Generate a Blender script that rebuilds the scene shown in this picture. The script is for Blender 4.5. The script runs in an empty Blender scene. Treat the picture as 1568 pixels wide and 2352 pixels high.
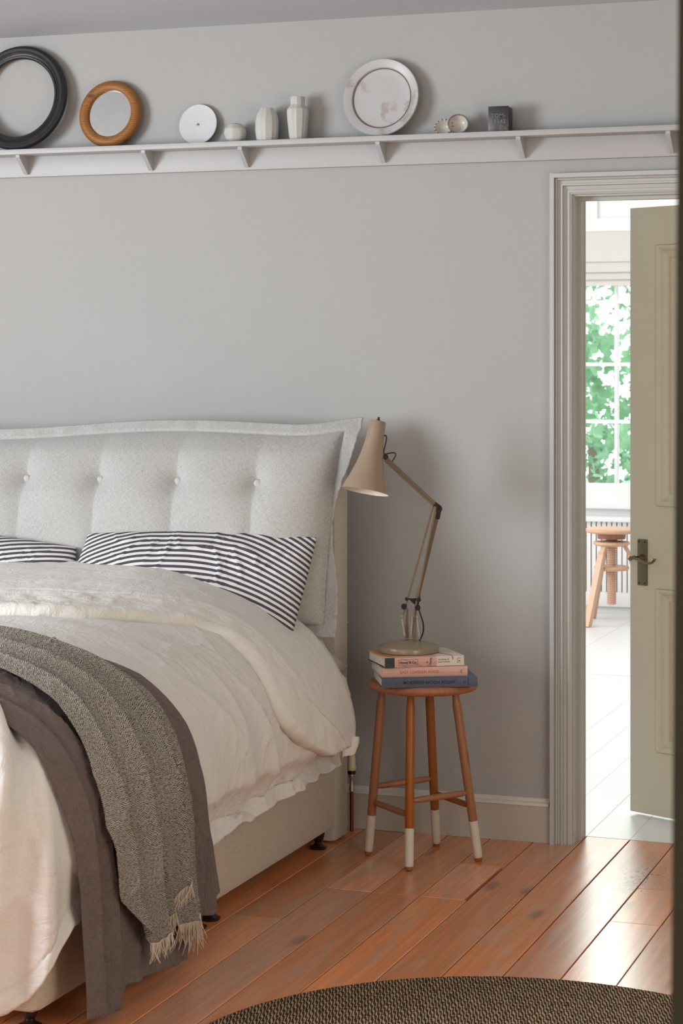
import bpy, bmesh, math, random
import numpy as np
from mathutils import Vector, Matrix
random.seed(7); rng = np.random.default_rng(7)
PI = math.pi
sc = bpy.context.scene
# ------------------------------------------------------------------ camera
FPX, HC = 4802.0, 1.48                      # focal length in pixels of the 1568x2352 frame, eye height
TH = math.atan(.352)
RV = np.array([math.cos(TH), math.sin(TH), 0]); FV = np.array([-math.sin(TH), math.cos(TH), 0])
CP = -(0.6534*RV + 6.432*FV) + np.array([0, 0, HC])
cam = bpy.data.cameras.new('camera'); co = bpy.data.objects.new('camera', cam); sc.collection.objects.link(co)
co.location = CP; co.rotation_euler = (PI/2, 0, TH)
cam.sensor_fit = 'VERTICAL'; cam.sensor_width = 24; cam.sensor_height = 36; cam.lens = FPX/2352*36
cam.shift_y = -(1176-830)/2352
cam.clip_start = .05; cam.clip_end = 200
cam.dof.use_dof = True; cam.dof.focus_distance = 6.1; cam.dof.aperture_fstop = 11
sc.camera = co
# ------------------------------------------------------------------ world, lights, exposure
w = bpy.data.worlds.new('world'); sc.world = w; w.use_nodes = True
wb = w.node_tree.nodes['Background']; wb.inputs[0].default_value = (.93, .97, 1, 1); wb.inputs[1].default_value = 4.2
sc.view_settings.view_transform = 'Standard'; sc.view_settings.look = 'None'
sc.view_settings.gamma = 1; sc.view_settings.exposure = 0.0; sc.view_settings.use_curve_mapping = False
def area(name, loc, aim, sx, sy, power, col):
    l = bpy.data.lights.new(name, 'AREA'); l.shape = 'RECTANGLE'; l.size = sx; l.size_y = sy; l.energy = power; l.color = col
    o = bpy.data.objects.new(name, l); sc.collection.objects.link(o); o.location = loc
    o.rotation_euler = (Vector(aim)-Vector(loc)).to_track_quat('-Z', 'Y').to_euler(); return o
area('daylight_window_left', (-4.0, -4.0, 1.65), (-.6, 0, 1.3), 1.9, 1.6, 172, (.88, .955, 1))
area('added_fill_front', (-.9, -7.0, 1.5), (-.4, 0, 1.0), 3.2, 1.8, 48, (1, .965, .88))  # added soft fill from behind the camera; the front wall has no window
area('added_fill_right', (2.3, -2.7, 1.2), (-.8, -1.2, .2), 1.8, 1.5, 42, (1, .92, .76))  # added warm fill for the bed side and lower wall; no window here
area('added_fill_garden_room', (-3.7, 3.4, 1.7), (0, 2.6, .7), 2.2, 2.0, 92, (1, .99, .97))  # added off-frame lamp to brighten the garden room
area('added_fill_garden_room_top', (-.8, 3.6, 2.9), (-.8, 3.6, 0), 2.4, 3.0, 38, (1, 1, 1))  # added overhead lamp below the closed garden room ceiling
beam = area('added_floor_beam', (-1.05, 5.85, 2.75), (.3, -.6, 0), .90, .5, 7, (.92, 1, .93)); beam.data.spread = math.radians(70)  # added lamp, no opening behind it: throws the bright patch through the doorway
# ------------------------------------------------------------------ helpers
def at(px, py, Y):
    d = FV + (px-784)/FPX*RV - (py-830)/FPX*np.array([0, 0, 1.]); t = (Y-CP[1])/d[1]; return CP + t*d
def tag(o, label=None, cat=None, group=None, kind=None):
    if label: o['label'] = label
    if cat: o['category'] = cat
    if group: o['group'] = group
    if kind: o['kind'] = kind
    return o
def empty(name, loc=(0, 0, 0), rz=0, rot=None):
    o = bpy.data.objects.new(name, None); sc.collection.objects.link(o); o.location = loc
    o.rotation_euler = rot if rot else (0, 0, rz); o.empty_display_size = .05; return o
def link(name, me, mat=None, parent=None, smooth=False):
    if mat is not None and not len(me.materials): me.materials.append(mat)
    o = bpy.data.objects.new(name, me); sc.collection.objects.link(o)
    if parent is not None: o.parent = parent
    if smooth: me.polygons.foreach_set('use_smooth', [True]*len(me.polygons))
    return o
def from_bm(name, bm, mat, parent=None, smooth=False, auto=None):
    me = bpy.data.meshes.new(name); bmesh.ops.recalc_face_normals(bm, faces=bm.faces[:]); bm.to_mesh(me); bm.free()
    o = link(name, me, mat, parent, smooth or auto is not None)
    if auto is not None: me.set_sharp_from_angle(angle=math.radians(auto))
    return o
def bx(bm, lo, hi, bev=0):
    r = bmesh.ops.create_cube(bm, size=1); vs = r['verts']
    for v in vs:
        for i in range(3): v.co[i] = lo[i] + (v.co[i]+.5)*(hi[i]-lo[i])
    if bev:
        es = list({e for v in vs for e in v.link_edges}); bmesh.ops.bevel(bm, geom=es, offset=bev, segments=2, affect='EDGES', profile=.5)
def box(name, lo, hi, mat, parent=None, bev=0, smooth=False):
    bm = bmesh.new(); bx(bm, lo, hi, bev); return from_bm(name, bm, mat, parent, auto=35 if bev else None)
def lathe_bm(bm, prof, n=48, mat4=None, cap=True):
    rings = []
    for r, z in prof:
        rings.append([bm.verts.new((r*math.cos(2*PI*i/n), r*math.sin(2*PI*i/n), z)) for i in range(n)] if r > 1e-6 else [bm.verts.new((0, 0, z))])
    for a, b in zip(rings, rings[1:]):
        for i in range(n):
            j = (i+1) % n
            if len(a) == 1 and len(b) == 1: continue
            if len(a) == 1: bm.faces.new((a[0], b[i], b[j]))
            elif len(b) == 1: bm.faces.new((a[i], a[j], b[0]))
            else: bm.faces.new((a[i], a[j], b[j], b[i]))
    if cap:
        for r in (rings[0], rings[-1]):
            if len(r) > 1:
                try: bm.faces.new(r)
                except ValueError: pass
    vs = [v for r in rings for v in r]
    if mat4 is not None: bmesh.ops.transform(bm, matrix=mat4, verts=vs)
    return vs
def lathe(name, prof, mat, parent=None, n=48, mat4=None, auto=40):
    bm = bmesh.new(); lathe_bm(bm, prof, n, mat4); return from_bm(name, bm, mat, parent, auto=auto)
def tube_bm(bm, pts, rad, n=8, closed=False):
    pts = [Vector(p) for p in pts]; rads = rad if hasattr(rad, '__len__') else [rad]*len(pts)
    rings = []; up = None
    for i, p in enumerate(pts):
        a = pts[(i-1) % len(pts)] if (i > 0 or closed) else p; b = pts[(i+1) % len(pts)] if (i < len(pts)-1 or closed) else p
        t = (b-a).normalized()
        if up is None: up = t.orthogonal().normalized()
        up = (up - t*up.dot(t)); up = up.normalized() if up.length > 1e-6 else t.orthogonal().normalized()
        s = t.cross(up)
        rings.append([bm.verts.new(p + (up*math.cos(2*PI*k/n) + s*math.sin(2*PI*k/n))*rads[i]) for k in range(n)])
    m = len(rings)
    for i in range(m if closed else m-1):
        a, b = rings[i], rings[(i+1) % m]
        for k in range(n): bm.faces.new((a[k], a[(k+1) % n], b[(k+1) % n], b[k]))
    if not closed:
        bm.faces.new(rings[0][::-1]); bm.faces.new(rings[-1])
def tube(name, pts, rad, mat, parent=None, n=10, closed=False):
    bm = bmesh.new(); tube_bm(bm, pts, rad, n, closed); return from_bm(name, bm, mat, parent, auto=50)
def spline(P, n):
    P = np.array(P, float); k = len(P); out = []
    for i in range(k-1):
        p0, p1, p2, p3 = P[max(i-1, 0)], P[i], P[i+1], P[min(i+2, k-1)]
        for t in np.linspace(0, 1, n, endpoint=False):
            out.append(.5*((2*p1)+(-p0+p2)*t+(2*p0-5*p1+4*p2-p3)*t*t+(-p0+3*p1-3*p2+p3)*t**3))
    out.append(P[-1]); return np.array(out)
def bar_bm(bm, a, b, wx, wy, up=(0, 0, 1)):
    a = Vector(a); b = Vector(b); t = (b-a).normalized(); u = Vector(up); s = t.cross(u).normalized(); u = s.cross(t)
    vs = [bm.verts.new(p + s*sx*wx/2 + u*sy*wy/2) for p in (a, b) for sx, sy in ((-1, -1), (1, -1), (1, 1), (-1, 1))]
    for f in ((0, 1, 2, 3), (7, 6, 5, 4), (0, 4, 5, 1), (1, 5, 6, 2), (2, 6, 7, 3), (3, 7, 4, 0)): bm.faces.new([vs[i] for i in f])
def grid(name, P, mat, parent=None, UV=None, thick=0, off=1, flip=False):
    P = np.asarray(P, float); nv, nu = P.shape[:2]
    me = bpy.data.meshes.new(name)
    idx = np.arange(nv*nu).reshape(nv, nu)
    q = np.stack([idx[:-1, :-1], idx[:-1, 1:], idx[1:, 1:], idx[1:, :-1]], -1).reshape(-1, 4)
    if flip: q = q[:, ::-1]
    me.vertices.add(nv*nu); me.vertices.foreach_set('co', P.reshape(-1))
    me.loops.add(q.size); me.loops.foreach_set('vertex_index', q.reshape(-1).astype(np.int32))
    me.polygons.add(len(q)); me.polygons.foreach_set('loop_start', np.arange(0, q.size, 4, dtype=np.int32))
    me.update(calc_edges=True)
    if UV is not None:
        uv = me.uv_layers.new(name='uv'); uv.data.foreach_set('uv', np.asarray(UV, float).reshape(-1, 2)[q.reshape(-1)].reshape(-1))
    o = link(name, me, mat, parent, True)
    if thick:
        m = o.modifiers.new('thickness', 'SOLIDIFY'); m.thickness = thick; m.offset = off
    return o
def normals(P):
    N = np.cross(np.gradient(P, axis=0), np.gradient(P, axis=1)); return N/(np.linalg.norm(N, axis=-1, keepdims=True)+1e-12)
_perm = rng.permutation(512); _g = rng.normal(size=(512, 2)); _g /= np.linalg.norm(_g, axis=1, keepdims=True)
def perlin(x, y):
    x = np.asarray(x, float); y = np.asarray(y, float)
    xi = np.floor(x).astype(int); yi = np.floor(y).astype(int); xf = x-xi; yf = y-yi
    def g(i, j, dx, dy):
        h = _perm[(_perm[i & 511] + j) & 511]; return _g[h, 0]*dx + _g[h, 1]*dy
    u = xf**3*(xf*(xf*6-15)+10); v = yf**3*(yf*(yf*6-15)+10)
    a = g(xi, yi, xf, yf)*(1-u)+g(xi+1, yi, xf-1, yf)*u; b = g(xi, yi+1, xf, yf-1)*(1-u)+g(xi+1, yi+1, xf-1, yf-1)*u
    return (a*(1-v)+b*v)*1.5
def ridge(x, y, sharp=.12):
    return np.exp(-np.abs(perlin(x, y))/sharp)
def crease(x, y, s=1, seed=0):            # thin raised crumple lines, as in creased linen
    x = x*s+seed*17.3; y = y*s+seed*9.1
    wx = x+.5*perlin(x*1.3+5, y*1.3); wy = y+.5*perlin(x*1.3, y*1.3+9)
    return ridge(wx, wy, .07)*np.clip(perlin(x*.7+40, y*.7)*2.5+.35, 0, 1)
def sstep(a, b, x):
    t = np.clip((x-a)/(b-a), 0, 1); return t*t*(3-2*t)
# ------------------------------------------------------------------ materials
def rgb(r, g, b):
    f = lambda c: (c/255/12.92 if c/255 <= .04045 else ((c/255+.055)/1.055)**2.4); return (f(r), f(g), f(b), 1)
class NT:
    def __init__(s, name, rough=.6, spec=.5):
        s.m = bpy.data.materials.new(name); s.m.use_nodes = True; s.t = s.m.node_tree; s.b = s.t.nodes['Principled BSDF']
        s.b.inputs['Roughness'].default_value = rough; s.b.inputs['Specular IOR Level'].default_value = spec
    def n(s, typ, **kw):
        nd = s.t.nodes.new(typ)
        for k, v in kw.items():
            if k.startswith('i_'):
                nd.inputs[int(k[2:]) if k[2:].isdigit() else k[2:].replace('_', ' ')].default_value = v
            else: setattr(nd, k, v)
        return nd
    def l(s, a, b): s.t.links.new(a, b)
    def coord(s, kind='Object', scale=(1, 1, 1), rot=(0, 0, 0), loc=(0, 0, 0)):
        c = s.n('ShaderNodeTexCoord'); mp = s.n('ShaderNodeMapping'); mp.inputs['Scale'].default_value = scale
        mp.inputs['Rotation'].default_value = rot; mp.inputs['Location'].default_value = loc; s.l(c.outputs[kind], mp.inputs[0]); return mp.outputs[0]
    def noise(s, v, scale, detail=4, rough=.6, dist=0):
        nd = s.n('ShaderNodeTexNoise'); nd.inputs['Scale'].default_value = scale; nd.inputs['Detail'].default_value = detail
        nd.inputs['Roughness'].default_value = rough; nd.inputs['Distortion'].default_value = dist
        if v is not None: s.l(v, nd.inputs['Vector'])
        return nd.outputs['Fac']
    def wave(s, v, scale, dist=0, axis='X', typ='BANDS', det=2, dscale=1):
        nd = s.n('ShaderNodeTexWave', wave_type=typ)
        if typ == 'BANDS': nd.bands_direction = axis
        nd.inputs['Scale'].default_value = scale; nd.inputs['Distortion'].default_value = dist; nd.inputs['Detail'].default_value = det
        nd.inputs['Detail Scale'].default_value = dscale; s.l(v, nd.inputs['Vector']); return nd.outputs['Fac']
    def ramp(s, f, stops, interp='LINEAR'):
        nd = s.n('ShaderNodeValToRGB'); cr = nd.color_ramp; cr.interpolation = interp
        while len(cr.elements) < len(stops): cr.elements.new(.5)
        for e, (p, c) in zip(cr.elements, stops): e.position = p; e.color = c if hasattr(c, '__len__') else (c, c, c, 1)
        s.l(f, nd.inputs[0]); return nd.outputs['Color']
    def mix(s, f, a, b, mode='MIX'):
        nd = s.n('ShaderNodeMix', data_type='RGBA', blend_type=mode)
        for sock, v in ((nd.inputs[0], f), (nd.inputs[6], a), (nd.inputs[7], b)):
            if hasattr(v, 'is_linked') or isinstance(v, bpy.types.NodeSocket): s.l(v, sock)
            else: sock.default_value = v
        return nd.outputs[2]
    def math(s, op, a, b=0):
        nd = s.n('ShaderNodeMath', operation=op)
        for sock, v in ((nd.inputs[0], a), (nd.inputs[1], b)):
            if isinstance(v, bpy.types.NodeSocket): s.l(v, sock)
            else: sock.default_value = v
        return nd.outputs[0]
    def color(s, v):
        if isinstance(v, bpy.types.NodeSocket): s.l(v, s.b.inputs['Base Color'])
        else: s.b.inputs['Base Color'].default_value = v
    def bump(s, h, strength=.3, dist=.002, prev=None):
        nd = s.n('ShaderNodeBump'); nd.inputs['Strength'].default_value = strength; nd.inputs['Distance'].default_value = dist
        s.l(h, nd.inputs['Height'])
        if prev is not None: s.l(prev, nd.inputs['Normal'])
        s.l(nd.outputs[0], s.b.inputs['Normal']); return nd.outputs[0]
def paint(name, c, rough=.55, bumpy=.15, scale=60, var=.03, spec=.4):
    t = NT(name, rough, spec); v = t.coord('Object'); n1 = t.noise(v, 3, 3); n2 = t.noise(v, scale, 4)
    d = tuple(x*(1-var*2) for x in c[:3])+(1,); t.color(t.mix(t.ramp(n1, [(.3, 0.), (.7, 1.)]), d, c)); t.bump(n2, bumpy, .002); return t.m
def plain(name, c, rough=.5, metal=0, spec=.5):
    t = NT(name, rough, spec); t.b.inputs['Metallic'].default_value = metal
    v = t.coord('Object'); n = t.noise(v, 40, 3); d = tuple(x*.86 for x in c[:3])+(1,); t.color(t.mix(n, d, c)); return t.m
def linen(name, c1, c2, freq=900, bump=.5, slub=.5, rough=.9, kind='UV', crumple=.0):
    t = NT(name, rough, .15); v = t.coord(kind)
    a = t.noise(t.coord(kind, (freq*.09, freq, freq*.09)), 1, 3, .7); b = t.noise(t.coord(kind, (freq, freq*.09, freq)), 1, 3, .7)
    m = t.math('MULTIPLY', t.math('ADD', a, b), .5); big = t.noise(v, 6, 3)
    k = t.ramp(m, [(.5-.12/max(slub, .1)*.5, 0.), (.5+.12/max(slub, .1)*.5, 1.)])
    col = t.mix(k, c1, c2); dk = tuple(x*.9 for x in c2[:3])+(1,)
    t.color(t.mix(t.math('MULTIPLY', t.ramp(big, [(.35, 0.), (.7, 1.)]), .35), col, dk))
    p = t.bump(m, bump, .0012)
    if crumple:
        cr = t.noise(v, 16, 5, .65, .8); t.bump(cr, crumple, .02, p)
    t.b.inputs['Sheen Weight'].default_value = .15
    return t.m
M = {}
M['wall'] = paint('wall_paint', rgb(174, 174, 173), .75, .35, 150, .015, .25)
M['ceiling'] = paint('ceiling_paint', rgb(200, 208, 216), .7, .15, 60, .02, .3)
M['white'] = paint('white_satin_paint', rgb(182, 182, 183), .45, .25, 35, .02, .4)
M['skirt'] = paint('skirting_paint', rgb(190, 184, 174), .4, .2, 35, .03, .5)
M['skirtw'] = paint('skirting_bead_paint', rgb(212, 208, 198), .35, .15, 35, .03, .5)
M['casing'] = paint('casing_paint', rgb(188, 189, 187), .38, .2, 35, .03, .5)
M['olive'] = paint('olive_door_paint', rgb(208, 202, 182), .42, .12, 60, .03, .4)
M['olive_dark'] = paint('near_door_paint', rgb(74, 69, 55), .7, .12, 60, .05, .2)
M['farwhite'] = paint('garden_room_paint', rgb(244, 244, 244), .5, .1, 40, .01)
M['blind'] = paint('blind_cloth', rgb(220, 217, 211), .8, .3, 200, .02, .1)
M['black'] = plain('black_plastic', rgb(22, 21, 24), .35)
M['dark'] = plain('dark_caster', rgb(40, 24, 20), .25)
M['beige_metal'] = plain('beige_enamel', rgb(158, 136, 115), .3)
M['lamp_base'] = plain('grey_beige_enamel', rgb(146, 130, 108), .25)
M['beige_arm'] = plain('brown_beige_enamel', rgb(116, 96, 76), .35)
M['shade_in'] = plain('white_enamel_inside', rgb(235, 228, 215), .4)
M['steel'] = plain('spring_steel', rgb(205, 200, 190), .35, .9)
M['brass'] = paint('aged_brass', rgb(128, 114, 92), .35, .3, 150, .15); M['brass'].node_tree.nodes['Principled BSDF'].inputs['Metallic'].default_value = .85
M['copper'] = plain('copper_pipe', rgb(130, 70, 45), .35, .7)
M['ivory'] = plain('ivory_plastic', rgb(225, 212, 188), .4)
M['mirror'] = plain('mirror_glass', rgb(235, 238, 236), .03, 1)
M['page'] = paint('page_block', rgb(226, 218, 206), .8, .6, 300, .03)
M['subfloor'] = plain('subfloor_dark', rgb(28, 18, 12), .9)
M['headboard'] = linen('headboard_linen', rgb(188, 178, 163), rgb(205, 197, 184), 700, .5, .9, kind='Object')
M['divan'] = linen('divan_linen', rgb(186, 174, 158), rgb(208, 198, 184), 700, .5, .9, kind='Object')
M['cushion'] = linen('cushion_linen', rgb(158, 156, 154), rgb(202, 200, 197), 1000, .4, .75)
M['duvet'] = linen('duvet_linen', rgb(218, 215, 210), rgb(228, 225, 221), 500, .25, .5, crumple=.4)
M['duvet_cream'] = linen('duvet_flange_linen', rgb(224, 221, 214), rgb(236, 233, 226), 500, .25, .5, crumple=.5)
M['pillow'] = linen('pillow_linen', rgb(196, 182, 163), rgb(208, 196, 178), 500, .3, .5, crumple=.4)
M['mauve'] = linen('mauve_linen', rgb(98, 86, 83), rgb(118, 104, 100), 450, .4, .6, crumple=.95)
def mat_stripe():
    t = NT('striped_cotton', .85, .2); v = t.coord('UV'); s = t.n('ShaderNodeSeparateXYZ'); t.l(v, s.inputs[0])
    n = t.noise(v, 5, 2); y = t.math('ADD', s.outputs[1], t.math('MULTIPLY', t.math('SUBTRACT', n, .5), .006))
    f = t.math('FRACT', t.math('MULTIPLY', y, 1/.0182)); k = t.ramp(f, [(.0, 1.), (.47, 1.), (.5, 0.), (.96, 0.), (1., 1.)])
    weave = t.noise(t.coord('UV', (900, 90, 90)), 1, 3); dark = t.mix(t.ramp(weave, [(.35, 0.), (.65, 1.)]), rgb(62, 58, 64), rgb(92, 88, 94))
    t.color(t.mix(k, rgb(222, 220, 220), dark)); p = t.bump(weave, .2, .001); cr = t.noise(v, 14, 5, .6, .6); t.bump(cr, .3, .015, p); return t.m
M['stripe'] = mat_stripe()
def mat_herring():
    t = NT('grey_twill_wool', .95, .1); v = t.coord('UV')
    s = t.n('ShaderNodeSeparateXYZ'); t.l(v, s.inputs[0])
    # zigzag twill: diagonal lines that reverse in narrow columns
    zz = t.math('ABSOLUTE', t.math('SUBTRACT', t.math('FRACT', t.math('MULTIPLY', s.outputs[0], 1/.012)), .5))
    a = t.math('ADD', t.math('MULTIPLY', s.outputs[1], 1/.0036), t.math('MULTIPLY', zz, 3.0))
    a = t.math('ADD', a, t.math('MULTIPLY', t.noise(v, 90, 2), 1.6))
    f = t.math('ABSOLUTE', t.math('SUBTRACT', t.math('FRACT', a), .5)); f = t.math('MULTIPLY', f, 2)
    sp = t.noise(v, 210, 4, .8); k = t.math('ADD', t.math('MULTIPLY', f, .36), t.math('MULTIPLY', sp, .88)); k = t.ramp(k, [(.50, 0.), (.68, 1.)])
    big = t.ramp(t.noise(v, 9, 5, .7, 1.), [(.3, 0.), (.75, 1.)])
    c = t.mix(k, rgb(40, 37, 38), rgb(176, 169, 160)); t.color(t.mix(t.math('MULTIPLY', big, .5), c, t.mix(k, rgb(92, 88, 87), rgb(186, 180, 170))))
    p = t.bump(f, .5, .0015); cr = t.noise(v, 22, 5, .65, .8); t.bump(cr, .5, .015, p); return t.m
M['herring'] = mat_herring()
M['fringe'] = plain('fringe_cotton', rgb(216, 200, 182), .9)
def wood(name, light, dark, knot, rough=.4, obj_var=.25, scale=1., axis='Y', spec=.5, ringd=3., worn=None, wv_w=.1):
    t = NT(name, rough, spec); oi = t.n('ShaderNodeObjectInfo'); rnd = oi.outputs['Random']
    sc3 = {'Y': (14, 1.2, 14), 'Z': (14, 14, 1.2), 'X': (1.2, 14, 14)}[axis]
    c = t.n('ShaderNodeTexCoord'); off = t.n('ShaderNodeCombineXYZ'); t.l(t.math('MULTIPLY', rnd, 37.), off.inputs[0]); t.l(t.math('MULTIPLY', rnd, 91.), off.inputs[1]); t.l(t.math('MULTIPLY', rnd, 13.), off.inputs[2])
    add = t.n('ShaderNodeVectorMath', operation='ADD'); t.l(c.outputs['Object'], add.inputs[0]); t.l(off.outputs[0], add.inputs[1])
    mp = t.n('ShaderNodeMapping'); mp.inputs['Scale'].default_value = [x*scale for x in sc3]; t.l(add.outputs[0], mp.inputs[0]); v = mp.outputs[0]
    g1 = t.wave(v, 1.6, ringd*2.2, {'Y': 'X', 'Z': 'X', 'X': 'Y'}[axis], det=3, dscale=.6); g2 = t.noise(v, 9, 5, .7); g3 = t.noise(v, .9, 3)
    mp2 = t.n('ShaderNodeMapping'); mp2.inputs['Scale'].default_value = [x*scale*(.36 if x > 5 else 1.4) for x in sc3]; t.l(add.outputs[0], mp2.inputs[0])
    vo = t.n('ShaderNodeTexVoronoi'); vo.inputs['Scale'].default_value = 1.15; t.l(mp2.outputs[0], vo.inputs['Vector']); kn = t.ramp(vo.outputs['Distance'], [(.05, 1.), (.13, 0.)])
    gfine = t.noise(t.coord('Object', tuple(x*scale*(4 if x > 5 else .5) for x in sc3)), 1.3, 4, .6); gr = t.mix(wv_w, t.mix(.5, g2, gfine), g1); col = t.mix(t.ramp(gr, [(.25, 0.), (.8, 1.)]), dark, light)
    col = t.mix(t.math('MULTIPLY', t.ramp(g3, [(.35, 0.), (.75, 1.)]), .5), col, knot)
    if worn: col = t.mix(t.ramp(t.noise(t.coord('Object', (30, 1.6, 30)), 1.5, 4, .65), [(.4, .3), (.65, 0.)]), col, tuple(x*.45 for x in dark[:3])+(1,))
    col = t.mix(t.math('MULTIPLY', kn, .75), col, tuple(x*.35 for x in dark[:3])+(1,))
    hs = t.n('ShaderNodeHueSaturation'); t.l(col, hs.inputs['Color']); t.l(t.math('ADD', t.math('MULTIPLY', rnd, obj_var), 1-obj_var/2), hs.inputs['Value']); t.l(t.math('ADD', t.math('MULTIPLY', t.math('FRACT', t.math('MULTIPLY', rnd, 7.3)), .3), .85), hs.inputs['Saturation'])
    col = hs.outputs[0]
    if worn:
        wv = t.coord('Object', (9, 1.1, 9)); wn = t.ramp(t.noise(wv, 2.2, 3, .6), [(.48, 0.), (.66, 1.)]); col = t.mix(t.math('MULTIPLY', wn, .5), col, worn)
        sp = t.ramp(t.noise(t.coord('Object', (40, 12, 40)), 3, 2, .6), [(.72, 0.), (.76, 1.)]); col = t.mix(t.math('MULTIPLY', sp, .5), col, rgb(60, 40, 30))
    t.color(col); t.bump(gr, .12, .001)
    r = t.math('ADD', t.math('MULTIPLY', g2, .22), rough-.11); t.l(r, t.b.inputs['Roughness']); return t
tf = wood('pine_board', rgb(250, 170, 116), rgb(214, 138, 94), rgb(246, 148, 96), .4, .42, 1., 'Y', .3, 3., worn=rgb(188, 162, 140))
# worn-off dark flakes where the varnish has gone by the door
tf.b.inputs['Coat Weight'].default_value = .85; tf.b.inputs['Coat Roughness'].default_value = .27; tf.b.inputs['Coat IOR'].default_value = 1.48
c = tf.coord('Object'); dv = tf.n('ShaderNodeVectorMath', operation='SUBTRACT'); tf.l(c, dv.inputs[0]); dv.inputs[1].default_value = (.325, -.35, 0)
ml = tf.n('ShaderNodeVectorMath', operation='MULTIPLY'); tf.l(dv.outputs[0], ml.inputs[0]); ml.inputs[1].default_value = (9, 3.0, 0)
ln = tf.n('ShaderNodeVectorMath', operation='LENGTH'); tf.l(ml.outputs[0], ln.inputs[0])
fl = tf.noise(tf.coord('Object', (110, 28, 1)), 1, 5, .75); msk = tf.math('SUBTRACT', fl, tf.math('MULTIPLY', ln.outputs['Value'], .16))
msk = tf.ramp(msk, [(.5, 0.), (.53, 1.)]); bc = tf.b.inputs['Base Color'].links[0].from_socket; tf.color(tf.mix(msk, bc, rgb(48, 34, 28)))
M['board'] = tf.m
M['farboard'] = paint('white_floor_paint', rgb(232, 232, 232), .35, .3, 25, .02, .5)
M['leg'] = wood('stool_leg_wood', rgb(172, 112, 70), rgb(138, 84, 50), rgb(158, 98, 60), .38, .04, 1.6, 'Z').m
M['seat'] = wood('stool_seat_wood', rgb(178, 122, 86), rgb(138, 86, 58), rgb(160, 100, 68), .5, .05, 1.2, 'X').m
M['oak'] = wood('oak_ring', rgb(170, 124, 82), rgb(112, 74, 44), rgb(148, 100, 62), .5, .05, 3., 'X', .4, 8., wv_w=.35).m
M['palewood'] = wood('pale_screw_stool_wood', rgb(232, 196, 168), rgb(206, 164, 134), rgb(220, 178, 148), .5, .1, 1.2, 'Z').m
M['tip'] = paint('white_dipped_paint', rgb(214, 205, 190), .6, .4, 50, .06)
def chippy(name, base, under, thr=.6, scale=40, rough=.5):
    t = NT(name, rough, .4); v = t.coord('Object'); n = t.noise(v, scale, 5, .7); big = t.noise(v, 7, 4, .6)
    k = t.ramp(t.math('ADD', t.math('MULTIPLY', n, .6), t.math('MULTIPLY', big, .4)), [(thr, 0.), (thr+.06, 1.)]); t.color(t.mix(t.math('MULTIPLY', k, .6), base, under)); t.bump(n, .3, .002); return t.m
M['ebony'] = chippy('black_lacquer_ring', rgb(38, 38, 42), rgb(90, 88, 90), .66, 60, .38)
M['bigplate'] = chippy('limed_wood_plate', rgb(188, 187, 188), rgb(150, 136, 130), .56, 16, .35)
M['plate'] = plain('white_porcelain', rgb(214, 214, 218), .35)
M['clay'] = paint('white_matt_clay', rgb(198, 197, 193), .6, .35, 60, .04)
M['pot'] = chippy('glazed_pot', rgb(196, 190, 182), rgb(80, 62, 54), .56, 40, .25)
M['potrim'] = plain('brown_pot_rim', rgb(110, 92, 78), .5)
M['tin'] = chippy('dark_tin', rgb(74, 72, 74), rgb(112, 110, 112), .55, 50, .4); M['tin'].node_tree.nodes['Principled BSDF'].inputs['Metallic'].default_value = .5
M['button'] = plain('button_cloth', rgb(196, 192, 188), .8)
def mat_rug():
    t = NT('woven_jute_rug', .95, .1); c = t.n('ShaderNodeTexCoord'); s = t.n('ShaderNodeSeparateXYZ'); t.l(c.outputs['Object'], s.inputs[0])
    n = t.noise(c.outputs['Object'], 14, 2)
    px = t.math('MULTIPLY', s.outputs[0], 1/.016); zz = t.math('ABSOLUTE', t.math('SUBTRACT', t.math('FRACT', t.math('ADD', px, t.math('MULTIPLY', n, .5))), .5))
    a = t.math('ADD', t.math('MULTIPLY', s.outputs[1], 1/.011), t.math('MULTIPLY', zz, 1.6)); 
    b = t.math('FRACT', t.math('ADD', t.math('MULTIPLY', s.outputs[0], 1/.0078), t.math('MULTIPLY', a, .5)))
    f = t.math('ABSOLUTE', t.math('SUBTRACT', b, .5)); k = t.ramp(t.math('ADD', f, t.math('MULTIPLY', t.math('SUBTRACT', t.noise(c.outputs['Object'], 200, 2), .5), 1.1)), [(.27, 0.), (.37, 1.)])
    t.color(t.mix(k, rgb(52, 42, 34), rgb(188, 160, 128))); t.bump(f, .8, .004); return t.m
M['rug'] = mat_rug()
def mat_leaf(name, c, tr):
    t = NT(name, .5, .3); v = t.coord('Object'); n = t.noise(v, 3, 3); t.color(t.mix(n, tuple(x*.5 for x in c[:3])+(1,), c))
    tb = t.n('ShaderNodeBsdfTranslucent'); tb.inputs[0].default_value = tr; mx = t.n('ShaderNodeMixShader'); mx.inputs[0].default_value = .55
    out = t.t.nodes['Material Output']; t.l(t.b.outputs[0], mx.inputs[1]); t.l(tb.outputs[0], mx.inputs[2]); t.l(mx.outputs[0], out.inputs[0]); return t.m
M['leaf'] = mat_leaf('green_leaf', rgb(148, 182, 154), rgb(146, 190, 150)); M['paleleaf'] = mat_leaf('leaf_painted_sunlit', rgb(252, 252, 250), rgb(255, 255, 250))  # near leaves: overexposed daylight painted in as a near-white colour
M['bark'] = plain('bark', rgb(120, 110, 98), .9)
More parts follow.
